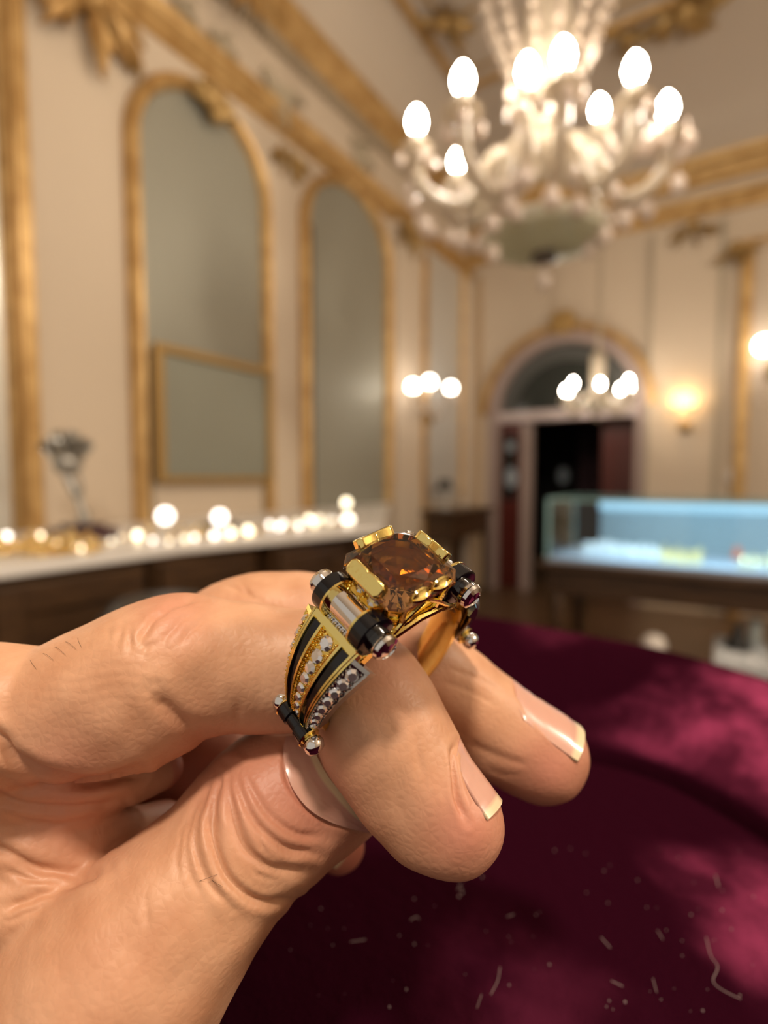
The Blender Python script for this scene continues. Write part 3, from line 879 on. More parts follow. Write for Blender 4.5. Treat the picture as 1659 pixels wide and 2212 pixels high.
# ceiling: flat field and a sloping cove to both walls
b = MB(); b.box((LX-.2, -3.0, CZ), (4.6, BY+.3, CZ+.1)); struct('ceiling', b, CEIL, smooth=False)
b = MB(); rows = []
for i in range(9):
    t = i/8; a = t*math.pi/2
    rows.append([(LX+.02+.50*(1-math.cos(a)), y, 4.33+(CZ-4.33)*math.sin(a)) for y in (-3.0, BY)])
b.grid(rows); struct('trim_1', b, PALE)
b = MB(); rows = []
for i in range(9):
    t = i/8; a = t*math.pi/2
    rows.append([(x, BY-.02-1.30*(1-math.cos(a)), 4.25+(CZ-4.25)*math.sin(a)) for x in (LX, 4.4)])
b.grid(rows); struct('trim_2', b, CEIL)
# gilded mouldings
def mould_y(name, x, z, prof, m=GILT):
    b = MB(); b.grid([[(x+u, y, z+v) for y in (-3.0, BY)] for u, v in prof]); return struct(name, b, m, angle=50)
def mould_x(name, y, z, prof, x0=LX, x1=4.4, m=GILT):
    b = MB(); b.grid([[(x, y-u, z+v) for x in (x0, x1)] for u, v in prof]); return struct(name, b, m, angle=50)
P1 = [(0, -.10), (.03, -.095), (.035, -.06), (.055, -.05), (.06, -.015), (.045, -.005), (.08, .02), (.085, .05), (.06, .065), (0, .07)]
P2 = [(0, -.12), (.05, -.11), (.06, -.06), (.10, -.04), (.11, 0), (.09, .01), (.14, .04), (.15, .09), (.11, .11), (0, .12)]
mould_y('trim_3', LX, 3.705, P1)
mould_y('trim_4', LX, 4.28, P2)
mould_x('trim_5', BY, 3.845, P1)
mould_x('trim_6', BY, 4.14, P2)
# dentil course under the upper moulding
b = MB()
for i in range(95):
    y = 1.2+i*.05; b.box((LX, y, 4.10), (LX+.05, y+.028, 4.16))
b.box((LX, -3, 4.16), (LX+.06, BY, 4.175))
struct('trim_7', b, mat('stone_relief', (.47, .38, .27), .7), smooth=False)
# gold border on the ceiling
b = MB(); b.tube([(-2.12, -3, CZ), (-2.12, 4.68, CZ), (4.4, 4.68, CZ)], .05, 8, flat=.7); struct('trim_8', b, GILT)
b = MB(); b.tube([(-1.95, -3, CZ), (-1.95, 4.5, CZ), (4.4, 4.5, CZ)], .02, 6); struct('trim_9', b, GILTD)
# pilaster strips on the left wall
b = MB(); b.box((LX, 1.145, 0), (LX+.03, 1.225, 3.60)); b.box((LX, 1.16, 0), (LX+.045, 1.21, 3.6)); struct('trim_10', b, GILT, smooth=False)
b = MB(); b.box((LX, 4.235, 0), (LX+.07, 4.78, 3.60)); struct('trim_11', b, WALL, smooth=False)
b = MB(); b.box((LX+.07, 4.72, 0), (LX+.10, 4.80, 3.45)); struct('trim_12', b, GILT, smooth=False)
b = MB(); b.box((LX, 5.76, 0), (LX+.09, BY, 3.55)); struct('trim_13', b, PALE, smooth=False)
# back wall: shallow pilaster panels and gold strip
b = MB(); b.box((-.66, BY-.05, 0), (-.05, BY, 3.66)); struct('trim_14', b, WALL, smooth=False)
b = MB(); b.box((-.665, BY-.055, 0), (-.64, BY, 3.66)); struct('trim_15', b, mat('grey_edge', (.42, .36, .27), .7), smooth=False)
b = MB(); b.box((-.09, BY-.06, 0), (-.045, BY, 3.66)); struct('trim_16', b, MATS['grey_edge'], smooth=False)
b = MB(); b.box((.075, BY-.05, 0), (.18, BY, 3.42)); b.box((.10, BY-.08, 0), (.155, BY, 3.42)); struct('trim_17', b, GILT, smooth=False)
b = MB(); b.box((.05, BY-.05, 3.40), (4.4, BY, 3.44)); struct('trim_18', b, GILT, smooth=False)
b = MB(); b.box((LX+.1, BY-.05, 0), (LX+.17, BY, 3.62)); struct('trim_19', b, mat('ochre_plaster', (.50, .36, .22), .7), smooth=False)

# arched mirrors on the left wall
def arched_mirror(name, y0, y1, z0, zs, rise, label, fw=.075, extra=None, crown=None, glass=MIRROR):
    yc, w_ = (y0+y1)/2, y1-y0
    t = thing(name, label, 'mirror', (LX, yc, z0))
    o = arch(w_, 0, zs-z0, 24, 0, rise)
    b = MB(); b.prism(o, lambda u, v, h: (h, u, v), .004, .02); b.build('mirror_glass', glass, t, smooth=False)
    b = MB()
    outer = arch(w_+2*fw, 0, zs-z0, 24, 0, rise+fw)
    rows = []
    for (u, v), (U_, V_) in zip(o, outer):
        rows.append([(.0, U_, V_), (.05, U_, V_), (.075, .7*U_+.3*u, .7*V_+.3*v), (.06, .45*U_+.55*u, .45*V_+.55*v), (.065, .25*U_+.75*u, .25*V_+.75*v), (.03, u, v), (.0, u, v)])
    b.grid(rows); b.build('mirror_frame', GILT, t)
    return t
mirA = arched_mirror('arched_mirror', 1.745, 2.60, 1.07, 3.02, .42, 'tall arched mirror nearest on the left wall, gilded shell at its crown')
b = MB(); b.box((.0, -.40, 0), (.035, .40, .20)); b.build('lower_panel', WALL, mirA, smooth=False, label='cream panel below the glass')
# gilded shell on its crown
SHC = on_left(463, 207, LX+.09)
m = MB()
for k in range(7):
    a = math.radians(-75+25*k); d = np.array([0, math.sin(a), math.cos(a)])
    o = np.array([SHC[0], SHC[1], SHC[2]-.09])
    m.tube([o, o+d*.09+np.array([.02, 0, 0]), o+d*.16], [.012, .030, .016], 7)
m.ball((SHC[0]+.02, SHC[1], SHC[2]-.11), .05, 10, 6)
lc = np.array(mirA.location); m.v = [tuple(np.array(p)-lc) for p in m.v]
m.build('shell_crown', GILTD, mirA, label='gilded shell ornament')
mirB = arched_mirror('arched_mirror', 3.065, 4.11, 1.07, 3.12, .44, 'tall arched mirror on the left wall beside the far pilaster, plain gilded frame', fw=.07)
b = MB(); b.box((.004, -.51, .0), (.028, -.47, 2.05)); b.build('shade_strip', BLACK, mirB, smooth=False, label='black strip for the shadow gap inside the frame')  # black strip stands in for shade along the left of the glass
mirC = arched_mirror('pier_mirror', 4.83, 5.73, 1.05, 3.62, .06, 'narrow pale mirror panel in the far left corner behind the three-globe wall light', fw=.03, glass=mat('pale_mirror', (.66, .64, .60), .5, .4))
mirD = arched_mirror('pier_mirror', .35, 1.10, 1.07, 3.6, .05, 'sliver of pale mirror at the left edge beside the gold pilaster', fw=.03, glass=mat('bright_mirror', (.80, .80, .76), .3, .7))
# framed mirror standing in the first arch
t = thing('framed_mirror', 'rectangular gold framed mirror standing inside the nearest arched mirror', 'mirror', (LX+.08, 2.175, 1.275))
b = MB(); b.box((0, -.40, .03), (.012, .40, .70)); b.build('mirror_glass', mat('dim_mirror', (.30, .31, .26), .4, .4), t, smooth=False)
b = MB()
for lo_, hi_ in (((-.01, -.425, 0), (.035, .425, .035)), ((-.01, -.425, .68), (.035, .425, .725)), ((-.01, -.425, .035), (.035, -.375, .68)), ((-.01, .385, .035), (.035, .425, .68))):
    b.box(lo_, hi_)
b.build('frame', GILTD, t, smooth=False, bevel=.006)

# carved and gilded ornaments
def leaf(m, o, d, up, ln, wd, curl=.25, th=.012):
    d = np.asarray(d, float); d /= np.linalg.norm(d); up = np.asarray(up, float); s = np.cross(d, up); s /= np.linalg.norm(s)
    rows = []
    for i in range(8):
        t = i/7; wv = wd*math.sin(math.pi*min(t*.92+.06, 1))**.8*(1+.18*math.sin(t*19))
        c = o+d*ln*t+up*(curl*ln*math.sin(t*math.pi)*.6+th)
        rows.append([c-s*wv-up*th*1.6, c-s*wv*.5+up*th*.5, c+up*th*.1, c+s*wv*.5+up*th*.5, c+s*wv-up*th*1.6, c-up*th*2, c-s*wv-up*th*1.6])
    m.grid(rows)
def ornament(label, c, nrm, down, spread, size, n, mt=GILT, seed=0, ball=.25, name='gilded_ornament'):
    """spray of carved leaves around c on a surface facing nrm; down = main drooping direction"""
    r_ = random.Random(seed); nrm = np.asarray(nrm, float); down = np.asarray(down, float); s = np.cross(nrm, down)
    m = MB()
    for k in range(n):
        a = r_.uniform(-spread, spread); d = down*math.cos(a)+s*math.sin(a)
        o = np.array([0, 0, 0.])+d*size*r_.uniform(0, .35)+nrm*r_.uniform(0, .03)
        leaf(m, o, d, nrm, size*r_.uniform(.35, .9), size*r_.uniform(.045, .10), curl=r_.uniform(.1, .4))
    if ball: m.ball(nrm*.03, size*ball, 10, 6)
    o = m.build(name, mt, loc=tuple(c)); tag(o, label, 'ornament'); return o
NL, NB, NC = (1, 0, 0), (0, -1, 0), (0, 0, -1)
ornament('large gilded leaf capital at the top of the left wall beside the gold pilaster', on_left(185, -14, LX+.045), NL, (0, .15, -1), 1.25, .36, 22, GILT, 1)
ornament('small gilded spray hanging left of the nearest arched mirror', on_left(276, 112, LX+.03), NL, (0, 0, -1), .40, .11, 8, GILTD, 2, .08)
ornament('gilded flower spray between the two arched mirrors, hanging left', on_left(600, 318, LX+.01), NL, (0, -.1, -1), .6, .16, 8, GILTD, 3, .1)
ornament('gilded flower spray between the two arched mirrors, running right', on_left(618, 330, LX+.01), NL, (0, .75, -.6), .5, .22, 9, GILTD, 4, .08)
ornament('gilded capital on the pilaster beside the far corner', on_left(880, 490, LX+.09), NL, (0, 0, -1), 1.2, .25, 14, GILTD, 5)
REL = mat('grey_relief', (.50, .42, .30), .7)
for (x, y, sz, lb) in ((372, -5, .2, 'faint relief scroll on the frieze above the nearest arched mirror'), (452, 75, .2, 'faint relief scroll on the frieze right of the shell crown'),
                       (570, 165, .34, 'relief flower spray on the frieze between the two arched mirrors'), (760, 305, .3, 'relief flower spray on the frieze above the far arched mirror')):
    ornament(lb, on_left(x, y, LX+.005), NL, (0, .8, -.4), .9, sz, 12, REL, int(x), .12, 'relief_ornament')
ornament('gilded bracket ornament on the upper cornice of the left wall', on_left(535, -75, LX+.19), NL, (0, .2, -1), 1.0, .3, 14, GILT, 8)
c_ = on_level(955, 40, CZ-.01); ornament('dark gilded ornament on the ceiling left of the chandelier', c_, NC, (.2, 1, 0), 3.1, .27, 16, GILTD, 9)
c_ = on_level(1480, 15, CZ-.01); ornament('large gilded leaf spray on the ceiling right of the chandelier', c_, NC, (.6, .8, 0), 2.6, .38, 22, GILTD, 10)
c_ = on_level(1355, 75, CZ-.01); ornament('gilded leaf spray on the ceiling moulding just right of the chandelier', c_, NC, (1, .2, 0), 2.6, .22, 14, GILTD, 11)
c_ = on_level(1650, 225, CZ-.02); ornament('gilded corner ornament on the ceiling at the right edge', c_, NC, (-.8, .2, 0), 2.8, .4, 20, GILTD, 12)
ornament('dark gilded capital on the back wall above the warm wall light', on_back(1497, 490, BY-.06), NB, (0, 0, -1), 1.45, .22, 18, GILTD, 13)
ornament('small gilded capital at the head of the gold strip on the back wall', on_back(1590, 535, BY-.06), NB, (0, 0, -1), 1.3, .22, 12, GILTD, 14)

# doorway: arched frame, transom, fanlight, leaves, dark hall
d = thing('door_1', 'arched doorway in the back wall with gilded arch, dark fanlight and open mahogany doors', 'door', (ox, BY, 0))
d['kind'] = 'structure'
def arch_band(mb, w0, w1, z0, y0, y1, rise0=None, rise1=None):
    i_ = arch(w0, z0, oz, 28, 0); o_ = arch(w1, z0, oz, 28, 0)
    rows = [[(U_, y1, V_), (U_, y0, V_), (u, y0, v), (u, y1, v)] for (u, v), (U_, V_) in zip(i_, o_)]
    mb.grid(rows)
b = MB(); arch_band(b, 1.70, 1.82, oz, -.07, 0); arch_band(b, 1.73, 1.77, oz, -.09, 0); b.build('arch_moulding', GILT, d, label='gilded arch moulding')
b = MB(); b.box((-.13, -.10, oz+.86), (.13, 0, oz+.99)); b.box((-.09, -.12, oz+.80), (.09, 0, oz+1.03)); b.build('keystone', GILTD, d, smooth=False, bevel=.015, label='gilded keystone')
b = MB(); arch_band(b, 1.46, 1.66, 0, -.03, .25); b.build('door_frame', ROSE, d, label='pale mauve door surround')
b = MB(); b.box((-.78, .02, 1.93), (.78, .16, 2.05)); b.build('transom', mat('pale_transom', (.52, .43, .42), .6), d, smooth=False, bevel=.02)
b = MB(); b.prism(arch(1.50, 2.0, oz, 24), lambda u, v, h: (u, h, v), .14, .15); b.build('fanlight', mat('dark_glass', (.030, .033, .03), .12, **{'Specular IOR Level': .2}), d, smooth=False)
b = MB()
i_ = arch(1.14, 2.02, 2.02, 24, -.0); o_ = arch(1.46, 2.02, 2.03, 24, -.0)
b.grid([[(U_, .13, V_), (U_, .11, V_), (u, .11, v), (u, .13, v)] for (u, v), (U_, V_) in zip(i_, o_)])
b.build('fanlight_arch', mat('grey_arch', (.07, .07, .065), .6), d)
b = MB(); b.box((-.74, .10, .01), (-.47, .15, 1.93)); o = b.build('door_leaf', REDWOOD, d, smooth=False, label='left mahogany door leaf')
b = MB(); b.box((-.69, .085, 1.05), (-.53, .10, 1.80)); gl = b.build('glazing', mat('black_glass', (.01, .012, .014), .12), o, smooth=False)
b = MB(); b.box((-.47, .08, .0), (-.36, .2, 1.93)); b.build('door_post', ROSE, d, smooth=False, label='pale door post')
b = MB(); b.box((.36, .30, .01), (.73, .35, 1.93)); b.box((.40, .28, .25), (.69, .30, .95)); b.box((.40, .28, 1.05), (.69, .30, 1.8)); b.build('door_leaf', REDWOOD, d, smooth=False, label='right mahogany door leaf')
REFLECT = mat('pale_reflection', (.32, .37, .42), .3)  # pale colour stands in for lamp reflections on the door glass
for (x, z, r1_, r2_) in ((-.60, 1.66, .05, .06), (-.585, 1.30, .07, .12)):
    m = MB(); m.lathe([(r1_, 0), (r1_*.95, .012), (.001, .014)], (0, 0, 0), (0, -1, 0), 18)
    m.v = [(p[0]+x, p[1]+.085, p[2]*r2_/r1_+z) for p in m.v]; m.build('reflection_oval', REFLECT, d, label='pale oval painted as a reflection in the door')
m = MB(); m.lathe([(.07, 0), (.065, .012), (.001, .014)], (0, 0, 0), (0, -1, 0), 18); m.v = [(p[0]-.27, p[1]+1.2, p[2]*1.6+1.33) for p in m.v]; m.build('reflection_oval', REFLECT, d, label='pale oval painted as a reflection in the hall')
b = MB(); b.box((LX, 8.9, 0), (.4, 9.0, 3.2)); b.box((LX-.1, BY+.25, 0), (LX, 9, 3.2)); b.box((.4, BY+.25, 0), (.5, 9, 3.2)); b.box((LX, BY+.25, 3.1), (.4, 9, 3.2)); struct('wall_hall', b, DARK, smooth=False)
t = thing('curtain', 'dull mauve curtain hanging in the dark hall behind the arched doorway', 'curtain', (-1.35, 7.6, 0))
m = MB(); m.grid([[(-.3+.6*i/40, .04*math.sin(i*1.1), z) for z in (.02, 1.2, 2.6)] for i in range(41)]); o = m.build('cloth', mat('mauve_cloth', (.10, .055, .065), .85), t)
sd_ = o.modifiers.new('solid', 'SOLIDIFY'); sd_.thickness = .01

# ------------------------------------------------------------------ counter, cabinets, statue and jewellery on the left
CT = 1.07
b = MB(); b.prism([(LX+.005, .10), (-1.58, .10), (-1.58, 1.2), (-1.36, 2.15), (LX+.005, 4.22)], lambda u, v, h: (u, v, h), CT-.035, CT); o = b.build('counter_top', MARBLE, loc=(0, 0, 0), smooth=False, bevel=.006)
tag(o, 'long white counter top running along the left wall under the mirrors', 'counter')
FR = -1.60
edges = [.12, .60, 1.08, 1.56, 2.04, 2.56, 3.06, 3.56]
step = [0, 0, .02, .10, -.03, -.40, -.66]
where = ['out at the left edge', 'second from the left edge', 'left of the hand', 'behind the knuckles', 'just left of the ring', 'behind the ring', 'second from the far end', 'at the far end of the counter']
for k in range(len(edges)-1):
    y0, y1 = edges[k]+.006, edges[k+1]-.006; h = (y1-y0)/2
    t = thing('cabinet', 'dark walnut cabinet with carved door below white counter, '+where[k], 'cabinet', (FR-.25+step[k], (y0+y1)/2, 0), 'walnut cabinets under the left counter')
    b = MB(); b.box((-.05, -h, .0), (.235, h, CT-.037)); b.build('body', WOOD, t, smooth=False)
    b = MB()
    b.box((.235, -h+.02, .08), (.25, h-.02, CT-.06))
    for l_, h_ in (((.25, -h+.02, .08), (.268, -h+.09, CT-.06)), ((.25, h-.09, .08), (.268, h-.02, CT-.06)), ((.25, -h+.09, .08), (.268, h-.09, .17)), ((.25, -h+.09, CT-.14), (.268, h-.09, CT-.06))): b.box(l_, h_)
    dr = b.build('door', WOOD, t, smooth=False, bevel=.004)
    m = MB()
    for i in range(10):
        a = i*math.pi/5; leaf(m, np.array([.252, 0, .62]), (0, math.cos(a), math.sin(a)), (1, 0, 0), .13, .02)
    m.ball((.262, 0, .62), .03, 8, 6); m.build('carving', mat('worn_carving', (.10, .06, .02), .4), dr)
# silver statue on its maroon base
sp = on_level(180, 1163, CT); sp = np.array([sp[0], sp[1], CT])
DM = float((sp-CAM)@FWD); u_ = DM/F
t = thing('statue', 'silver trophy figure with a round wreathed head on a maroon stepped base', 'statue', tuple(sp))
STS = mat('statue_silver', (.36, .35, .32), .3, .9); MAR = mat('maroon_base', (.06, .018, .022), .35)
rx = RIGHT; 
def sl(x, y): return tuple(rx*(x-180)*u_+np.array([0, 0, (1163-y)*u_]))
m = MB(); m.box((-.095, -.085, 0), (.095, .085, .04)); m.box((-.06, -.055, .04), (.06, .055, .058)); m.build('plinth', MAR, t, smooth=False, bevel=.004)
m = MB(); m.tube(spline([sl(183, 1140), sl(182, 1110), sl(172, 1080), sl(160, 1050), sl(150, 1030)], 5), [.020]*6+[.012]*6+[.017]*9, 10); m.tube(spline([sl(176, 1085), sl(180, 1055), sl(175, 1025)], 5), .007, 8); m.build('stem', STS, t)
m = MB(); m.ball(sl(152, 1000), .052, 16, 10); m.build('globe', STS, t)
m = MB()
for s_ in (-1, 1):
    for k in range(4):
        a = math.radians(20+k*32); o_ = np.array(sl(152, 1000))+(rx*s_*math.cos(a)+np.array([0, 0, math.sin(a)]))*.05
        leaf(m, o_, rx*s_*math.cos(a+.5)+np.array([0, 0, math.sin(a+.5)]), FWD*-1, .075, .018)
m.build('wreath', STS, t)
m = MB(); m.ball(sl(180, 1120), .02, 12, 8); m.build('boss', mat('bright_silver', (.85, .83, .78), .18, 1.0), t)

# glowing balls standing in for jewellery glints, and trinkets along the counter
GLINT = emit('warm_glow', (1.0, .86, .60), 4.2); GLINT2 = emit('soft_glow', (1.0, .86, .64), 2.0); WGL = emit('white_glow', (1.0, .90, .80), 4.0)
BRASS = mat('bright_gold', (.95, .72, .32), .22, 1.0); CHROME = mat('bright_chrome', (.85, .84, .82), .15, 1.0)
def counter_at(x, y, Z=CT):
    p = on_level(x, y, Z); p[2] = Z; p[0] = min(max(p[0], LX+.06), -1.62); p[1] = max(p[1], .13); return p
proto = None
for (x, y, r_, g_) in ((62, 1172, 12, 0), (262, 1160, 10, 0), (395, 1172, 9, 0), (420, 1160, 9, 1), (572, 1150, 9, 0), (634, 1142, 10, 1), (655, 1136, 9, 1), (690, 1120, 12, 0), (735, 1128, 10, 0), (772, 1122, 10, 1), (330, 1166, 8, 1), (128, 1172, 10, 0), (108, 1186, 12, 0), (196, 1172, 10, 0), (640, 1128, 9, 0), (15, 1158, 15, 1), (90, 1158, 14, 0), (170, 1184, 15, 0), (297, 1155, 15, 0), (452, 1168, 12, 0), (470, 1156, 12, 1), (507, 1150, 14, 0), (556, 1146, 15, 0), (583, 1132, 10, 1),
                       (611, 1130, 10, 1), (668, 1122, 15, 0), (701, 1130, 13, 0), (676, 1135, 9, 0), (752, 1118, 15, 0), (796, 1124, 12, 1), (720, 1121, 8, 1), (536, 1158, 8, 0), (240, 1168, 9, 0)):
    p = counter_at(x, y+r_*.7); p[0] = max(p[0], LX+.12); dd = float((p-CAM)@FWD)
    rr_ = min(max(r_*.56*dd/F, .007), .022)
    t = thing('glint_ball', 'small glowing ball added for a jewellery glint on the white counter', 'glint', tuple(p), 'glowing glint balls on the left counter')
    m = MB(); m.ball((0, 0, rr_*1.2), rr_, 12, 8); m.build('globe', (WGL if g_ else GLINT if r_ > 13 else GLINT2), t)
    m = MB(); m.lathe([(rr_*.7, 0), (rr_*.7, rr_*.15), (rr_*.35, rr_*.35)], seg=12); m.build('foot', BRASS, t)
t = thing('glint_ball', 'glowing ball added for a glint, on a tall foot at the far end of the white counter', 'glint', tuple(counter_at(748, 1112)))
m = MB(); m.ball((0, 0, .075), .026, 12, 8); m.build('globe', GLINT, t); m = MB(); m.lathe([(.03, 0), (.03, .006), (.008, .012), (.008, .052)], seg=12); m.build('foot', BRASS, t)
t = thing('crystal_globe', 'white crystal globe on a short stem standing on the counter right of the statue', 'globe', tuple(counter_at(358, 1162)))
m = MB(); m.ball((0, 0, .085), .030, 14, 10); m.build('globe', WGL, t); m = MB(); m.lathe([(.028, 0), (.028, .008), (.010, .016), (.010, .05), (.018, .058)], seg=14); m.build('stem', CHROME, t)  # crystal is no lamp; its brightness is put in as emission
t = thing('ring_tray', 'small black tray holding a pale round ornament, on the counter under the framed mirror', 'tray', tuple(counter_at(475, 1138)))
m = MB(); m.lathe([(.085, 0), (.09, .012), (.085, .014), (.001, .012)], seg=20); m.build('tray', BLACK, t)
m = MB(); m.ball((0, 0, .045), .033, 14, 10); m.build('ornament', WGL, t, label='pale round ornament')  # ornament given emission for its bright look, not a lamp
# trinkets: rings and bangles
def trinket(mt, r, kind):
    m = MB()
    if kind == 0:
        n_ = 16; m.tube([(r*math.cos(2*math.pi*i/n_), 0, 1.22*r+r*math.sin(2*math.pi*i/n_)) for i in range(n_)], r*.22, 7, closed=True); m.ball((0, 0, 2.4*r), r*.38, 8, 6)
    elif kind == 1:
        n_ = 18; m.tube([(1.3*r*math.cos(2*math.pi*i/n_), 1.3*r*math.sin(2*math.pi*i/n_), r*.3) for i in range(n_)], r*.3, 7, closed=True); m.ball((1.3*r, 0, r*.5), r*.5, 8, 6)
    else:
        m.lathe([(r*.9, 0), (r*1.0, r*.2), (r*.5, r*.6), (r*.8, r*1.2), (r*.4, r*1.9), (.001, r*2)], seg=10)
    return m
meshes = {}
def put_trinket(kind, mt, p, r, label, group, name='gold_trinket', rz=0.0):
    key = (kind, mt.name)
    if key not in meshes:
        o = trinket(mt, 1.0, kind).build(name, mt); meshes[key] = o
    else:
        o = meshes[key].copy(); COL.objects.link(o)
    o.name = name
    o.location = tuple(p); o.scale = (r, r, r); o.rotation_euler = (0, 0, rz); tag(o, label, 'jewellery', group); return o
rt = random.Random(11)
for k in range(34):
    x = rt.uniform(60, 215); y = 1188+rt.uniform(-8, 14)
    put_trinket(rt.choice([0, 1, 2]), BRASS, counter_at(x, y), rt.uniform(.014, .024), 'gold trinket in the heap on the white counter in front of the statue', 'gold trinkets before the statue', rz=rt.uniform(0, 6))
for k in range(16):
    x = rt.uniform(-20, 60); y = 1190+rt.uniform(-8, 10)
    put_trinket(rt.choice([0, 1]), BRASS, counter_at(x, y), rt.uniform(.012, .02), 'pale gold trinket at the left edge of the white counter', 'gold trinkets at the left edge', rz=rt.uniform(0, 6))
for k in range(34):
    x = rt.uniform(255, 820); y = 1172-(x-255)*.085+rt.uniform(-10, 6)
    put_trinket(rt.choice([0, 1, 2]), rt.choice([BRASS, CHROME]), counter_at(x, y), rt.uniform(.010, .02), 'small sparkling trinket spread along the white counter', 'trinkets along the counter', rz=rt.uniform(0, 6))

# black padded stool before the cabinets
p = on_level(345, 1290, .98); p[2] = 0
t = thing('bar_stool', 'black padded bar stool in front of the walnut cabinets, mostly behind the hand', 'stool', tuple(p))
m = MB(); m.lathe([(.001, .84), (.13, .84), (.16, .87), (.155, .93), (.11, .975), (.001, .98)], seg=24); m.build('seat', BLACK, t)
for k in range(4):
    a = k*math.pi/2+.5; m = MB(); m.tube([(.06*math.cos(a), .06*math.sin(a), .84), (.11*math.cos(a), .11*math.sin(a), 0)], .015, 8); m.build('leg', WOOD, t)

# console with a small black lamp in the far left corner
t = thing('console_table', 'dark wood console table in the far left corner below the pale mirror', 'table', (LX+.24, 5.2, 0))
m = MB(); m.box((-.22, -.50, .93), (.22, .50, .98)); m.build('top', WOOD, t, smooth=False, bevel=.006)
m = MB(); m.box((-.20, -.46, .70), (.18, .46, .93)); m.build('drawer_front', WOOD, t, smooth=False)
for sx in (-.17, .15):
    for sy in (-.43, .43):
        m = MB(); m.box((sx-.03, sy-.03, 0), (sx+.03, sy+.03, .70)); m.build('leg', WOOD, t, smooth=False)
p = (LX+.2, 4.98, .98)
t = thing('small_lamp', 'small lamp with a black shade on the dark console in the far corner', 'lamp', p)
m = MB(); m.lathe([(.06, .30), (.085, .20), (.08, .20), (.055, .30)], seg=18); m.build('lamp_shade', BLACK, t)
m = MB(); m.lathe([(.06, 0), (.06, .015), (.012, .03), (.012, .24)], seg=14); m.build('stem', mat('grey_stem', (.45, .46, .45), .4), t)

# ------------------------------------------------------------------ glass display case on its table
CL, CF, CZB = -.80, 2.95, .845
CW, CD, CH = 1.9, .62, .335
t = thing('display_table', 'dark wooden table carrying the lit glass display case', 'table', (CL+CW/2, CF+CD/2, 0))
hw, hd = CW/2, CD/2
m = MB(); m.box((-hw-.05, -hd-.04, CZB-.035), (hw+.05, hd+.04, CZB)); m.build('top', WOOD, t, smooth=False, bevel=.008)
m = MB(); m.box((-hw, -hd+.01, CZB-.17), (hw, hd-.01, CZB-.035)); m.build('apron', WOOD, t, smooth=False)
for sx in (-1, 1):
    for sy in (-1, 1):
        m = MB(); m.lathe([(.022, 0), (.028, .1), (.03, .4), (.045, .62), (.032, .66), (.05, .675)], (sx*(hw-.05), sy*(hd-.05), 0), (0, 0, 1), 12); m.build('leg', WOOD, t)
GLASS = bpy.data.materials.new('thin_glass'); GLASS.use_nodes = True
N, L = GLASS.node_tree.nodes, GLASS.node_tree.links
for n_ in list(N): N.remove(n_)
o1_ = N.new('ShaderNodeOutputMaterial'); mx = N.new('ShaderNodeMixShader'); tr = N.new('ShaderNodeBsdfTransparent'); gs = N.new('ShaderNodeBsdfGlossy'); fr = N.new('ShaderNodeFresnel')
tr.inputs[0].default_value = (.93, .98, .975, 1); gs.inputs['Roughness'].default_value = .03; fr.inputs['IOR'].default_value = 1.45
L.new(fr.outputs[0], mx.inputs[0]); L.new(tr.outputs[0], mx.inputs[1]); L.new(gs.outputs[0], mx.inputs[2]); L.new(mx.outputs[0], o1_.inputs[0])
t = thing('display_case', 'long glass jewellery case glowing pale blue on the dark table at right', 'display case', (CL+CW/2, CF+CD/2, CZB))
TRAY = mat('white_tray', (.40, .45, .54), .45)
m = MB(); m.box((-hw, -hd, .0), (hw, hd, .022)); m.build('tray_floor', TRAY, t, smooth=False)
m = MB(); m.box((-hw+.16, hd-.012, .022), (hw, hd-.002, CH-.006)); m.build('back_panel', mat('pale_back', (.30, .36, .40), .6), t, smooth=False)
for nm_, l_, h_ in (('front_pane', (-hw, -hd, .022), (hw, -hd+.006, CH)), ('side_pane', (-hw, -hd+.006, .022), (-hw+.006, hd-.012, CH)), ('side_pane', (hw-.006, -hd+.006, .022), (hw, hd-.012, CH)), ('top_pane', (-hw, -hd, CH), (hw, hd, CH+.006))):
    m = MB(); m.box(l_, h_); m.build('glass_'+nm_, GLASS, t, smooth=False)
EDGE = mat('green_glass_edge', (.36, .62, .62), .2)
m = MB()
for l_, h_ in (((-hw-.004, -hd-.004, .02), (-hw+.012, -hd+.010, CH+.008)), ((-hw-.004, -hd-.005, CH-.002), (hw, -hd+.006, CH+.009)), ((-hw-.004, -hd, CH-.002), (-hw+.008, hd, CH+.009)), ((-hw, hd-.01, CH-.002), (hw, hd, CH+.009)), ((-hw-.002, hd-.014, .02), (-hw+.010, hd, CH))): m.box(l_, h_)
m.build('glass_edge', EDGE, t, smooth=False)
m = MB(); m.box((-hw+.16, hd-.045, CH-.075), (hw-.01, hd-.014, CH-.006)); m.build('light_strip', emit('blue_white_strip', (.40, .70, .93), .95), t, smooth=False, label='pale blue light strip')
al = bpy.data.lights.new('case_light', 'AREA'); al.shape = 'RECTANGLE'; al.size = CW-.3; al.size_y = .04; al.energy = 8.5; al.color = (.62, .86, 1.0)
ao = bpy.data.objects.new('case_light', al); COL.objects.link(ao); ao.location = (CL+CW/2, CF+.05, CZB+CH-.015); ao.rotation_euler = (math.radians(32), 0, 0)
nodes(MATS['blue_white_strip'])[2].inputs['Base Color'].default_value = (.05, .06, .07, 1)
taken = []
def free_spot(x0, x1, Y0, Y1, gap=.040):
    for _ in range(60):
        q = case_at(rt.uniform(x0, x1), rt.uniform(Y0, Y1))
        if all((q[0]-k[0])**2+(q[1]-k[1])**2 > gap*gap for k in taken): taken.append(q); return q
    return None
def case_at(x, Y):
    p = on_back(x, 1200, Y); p[2] = CZB+.0235; return p
CASEGOLD = mat('case_gold', (.95, .78, .36), .3, .35)
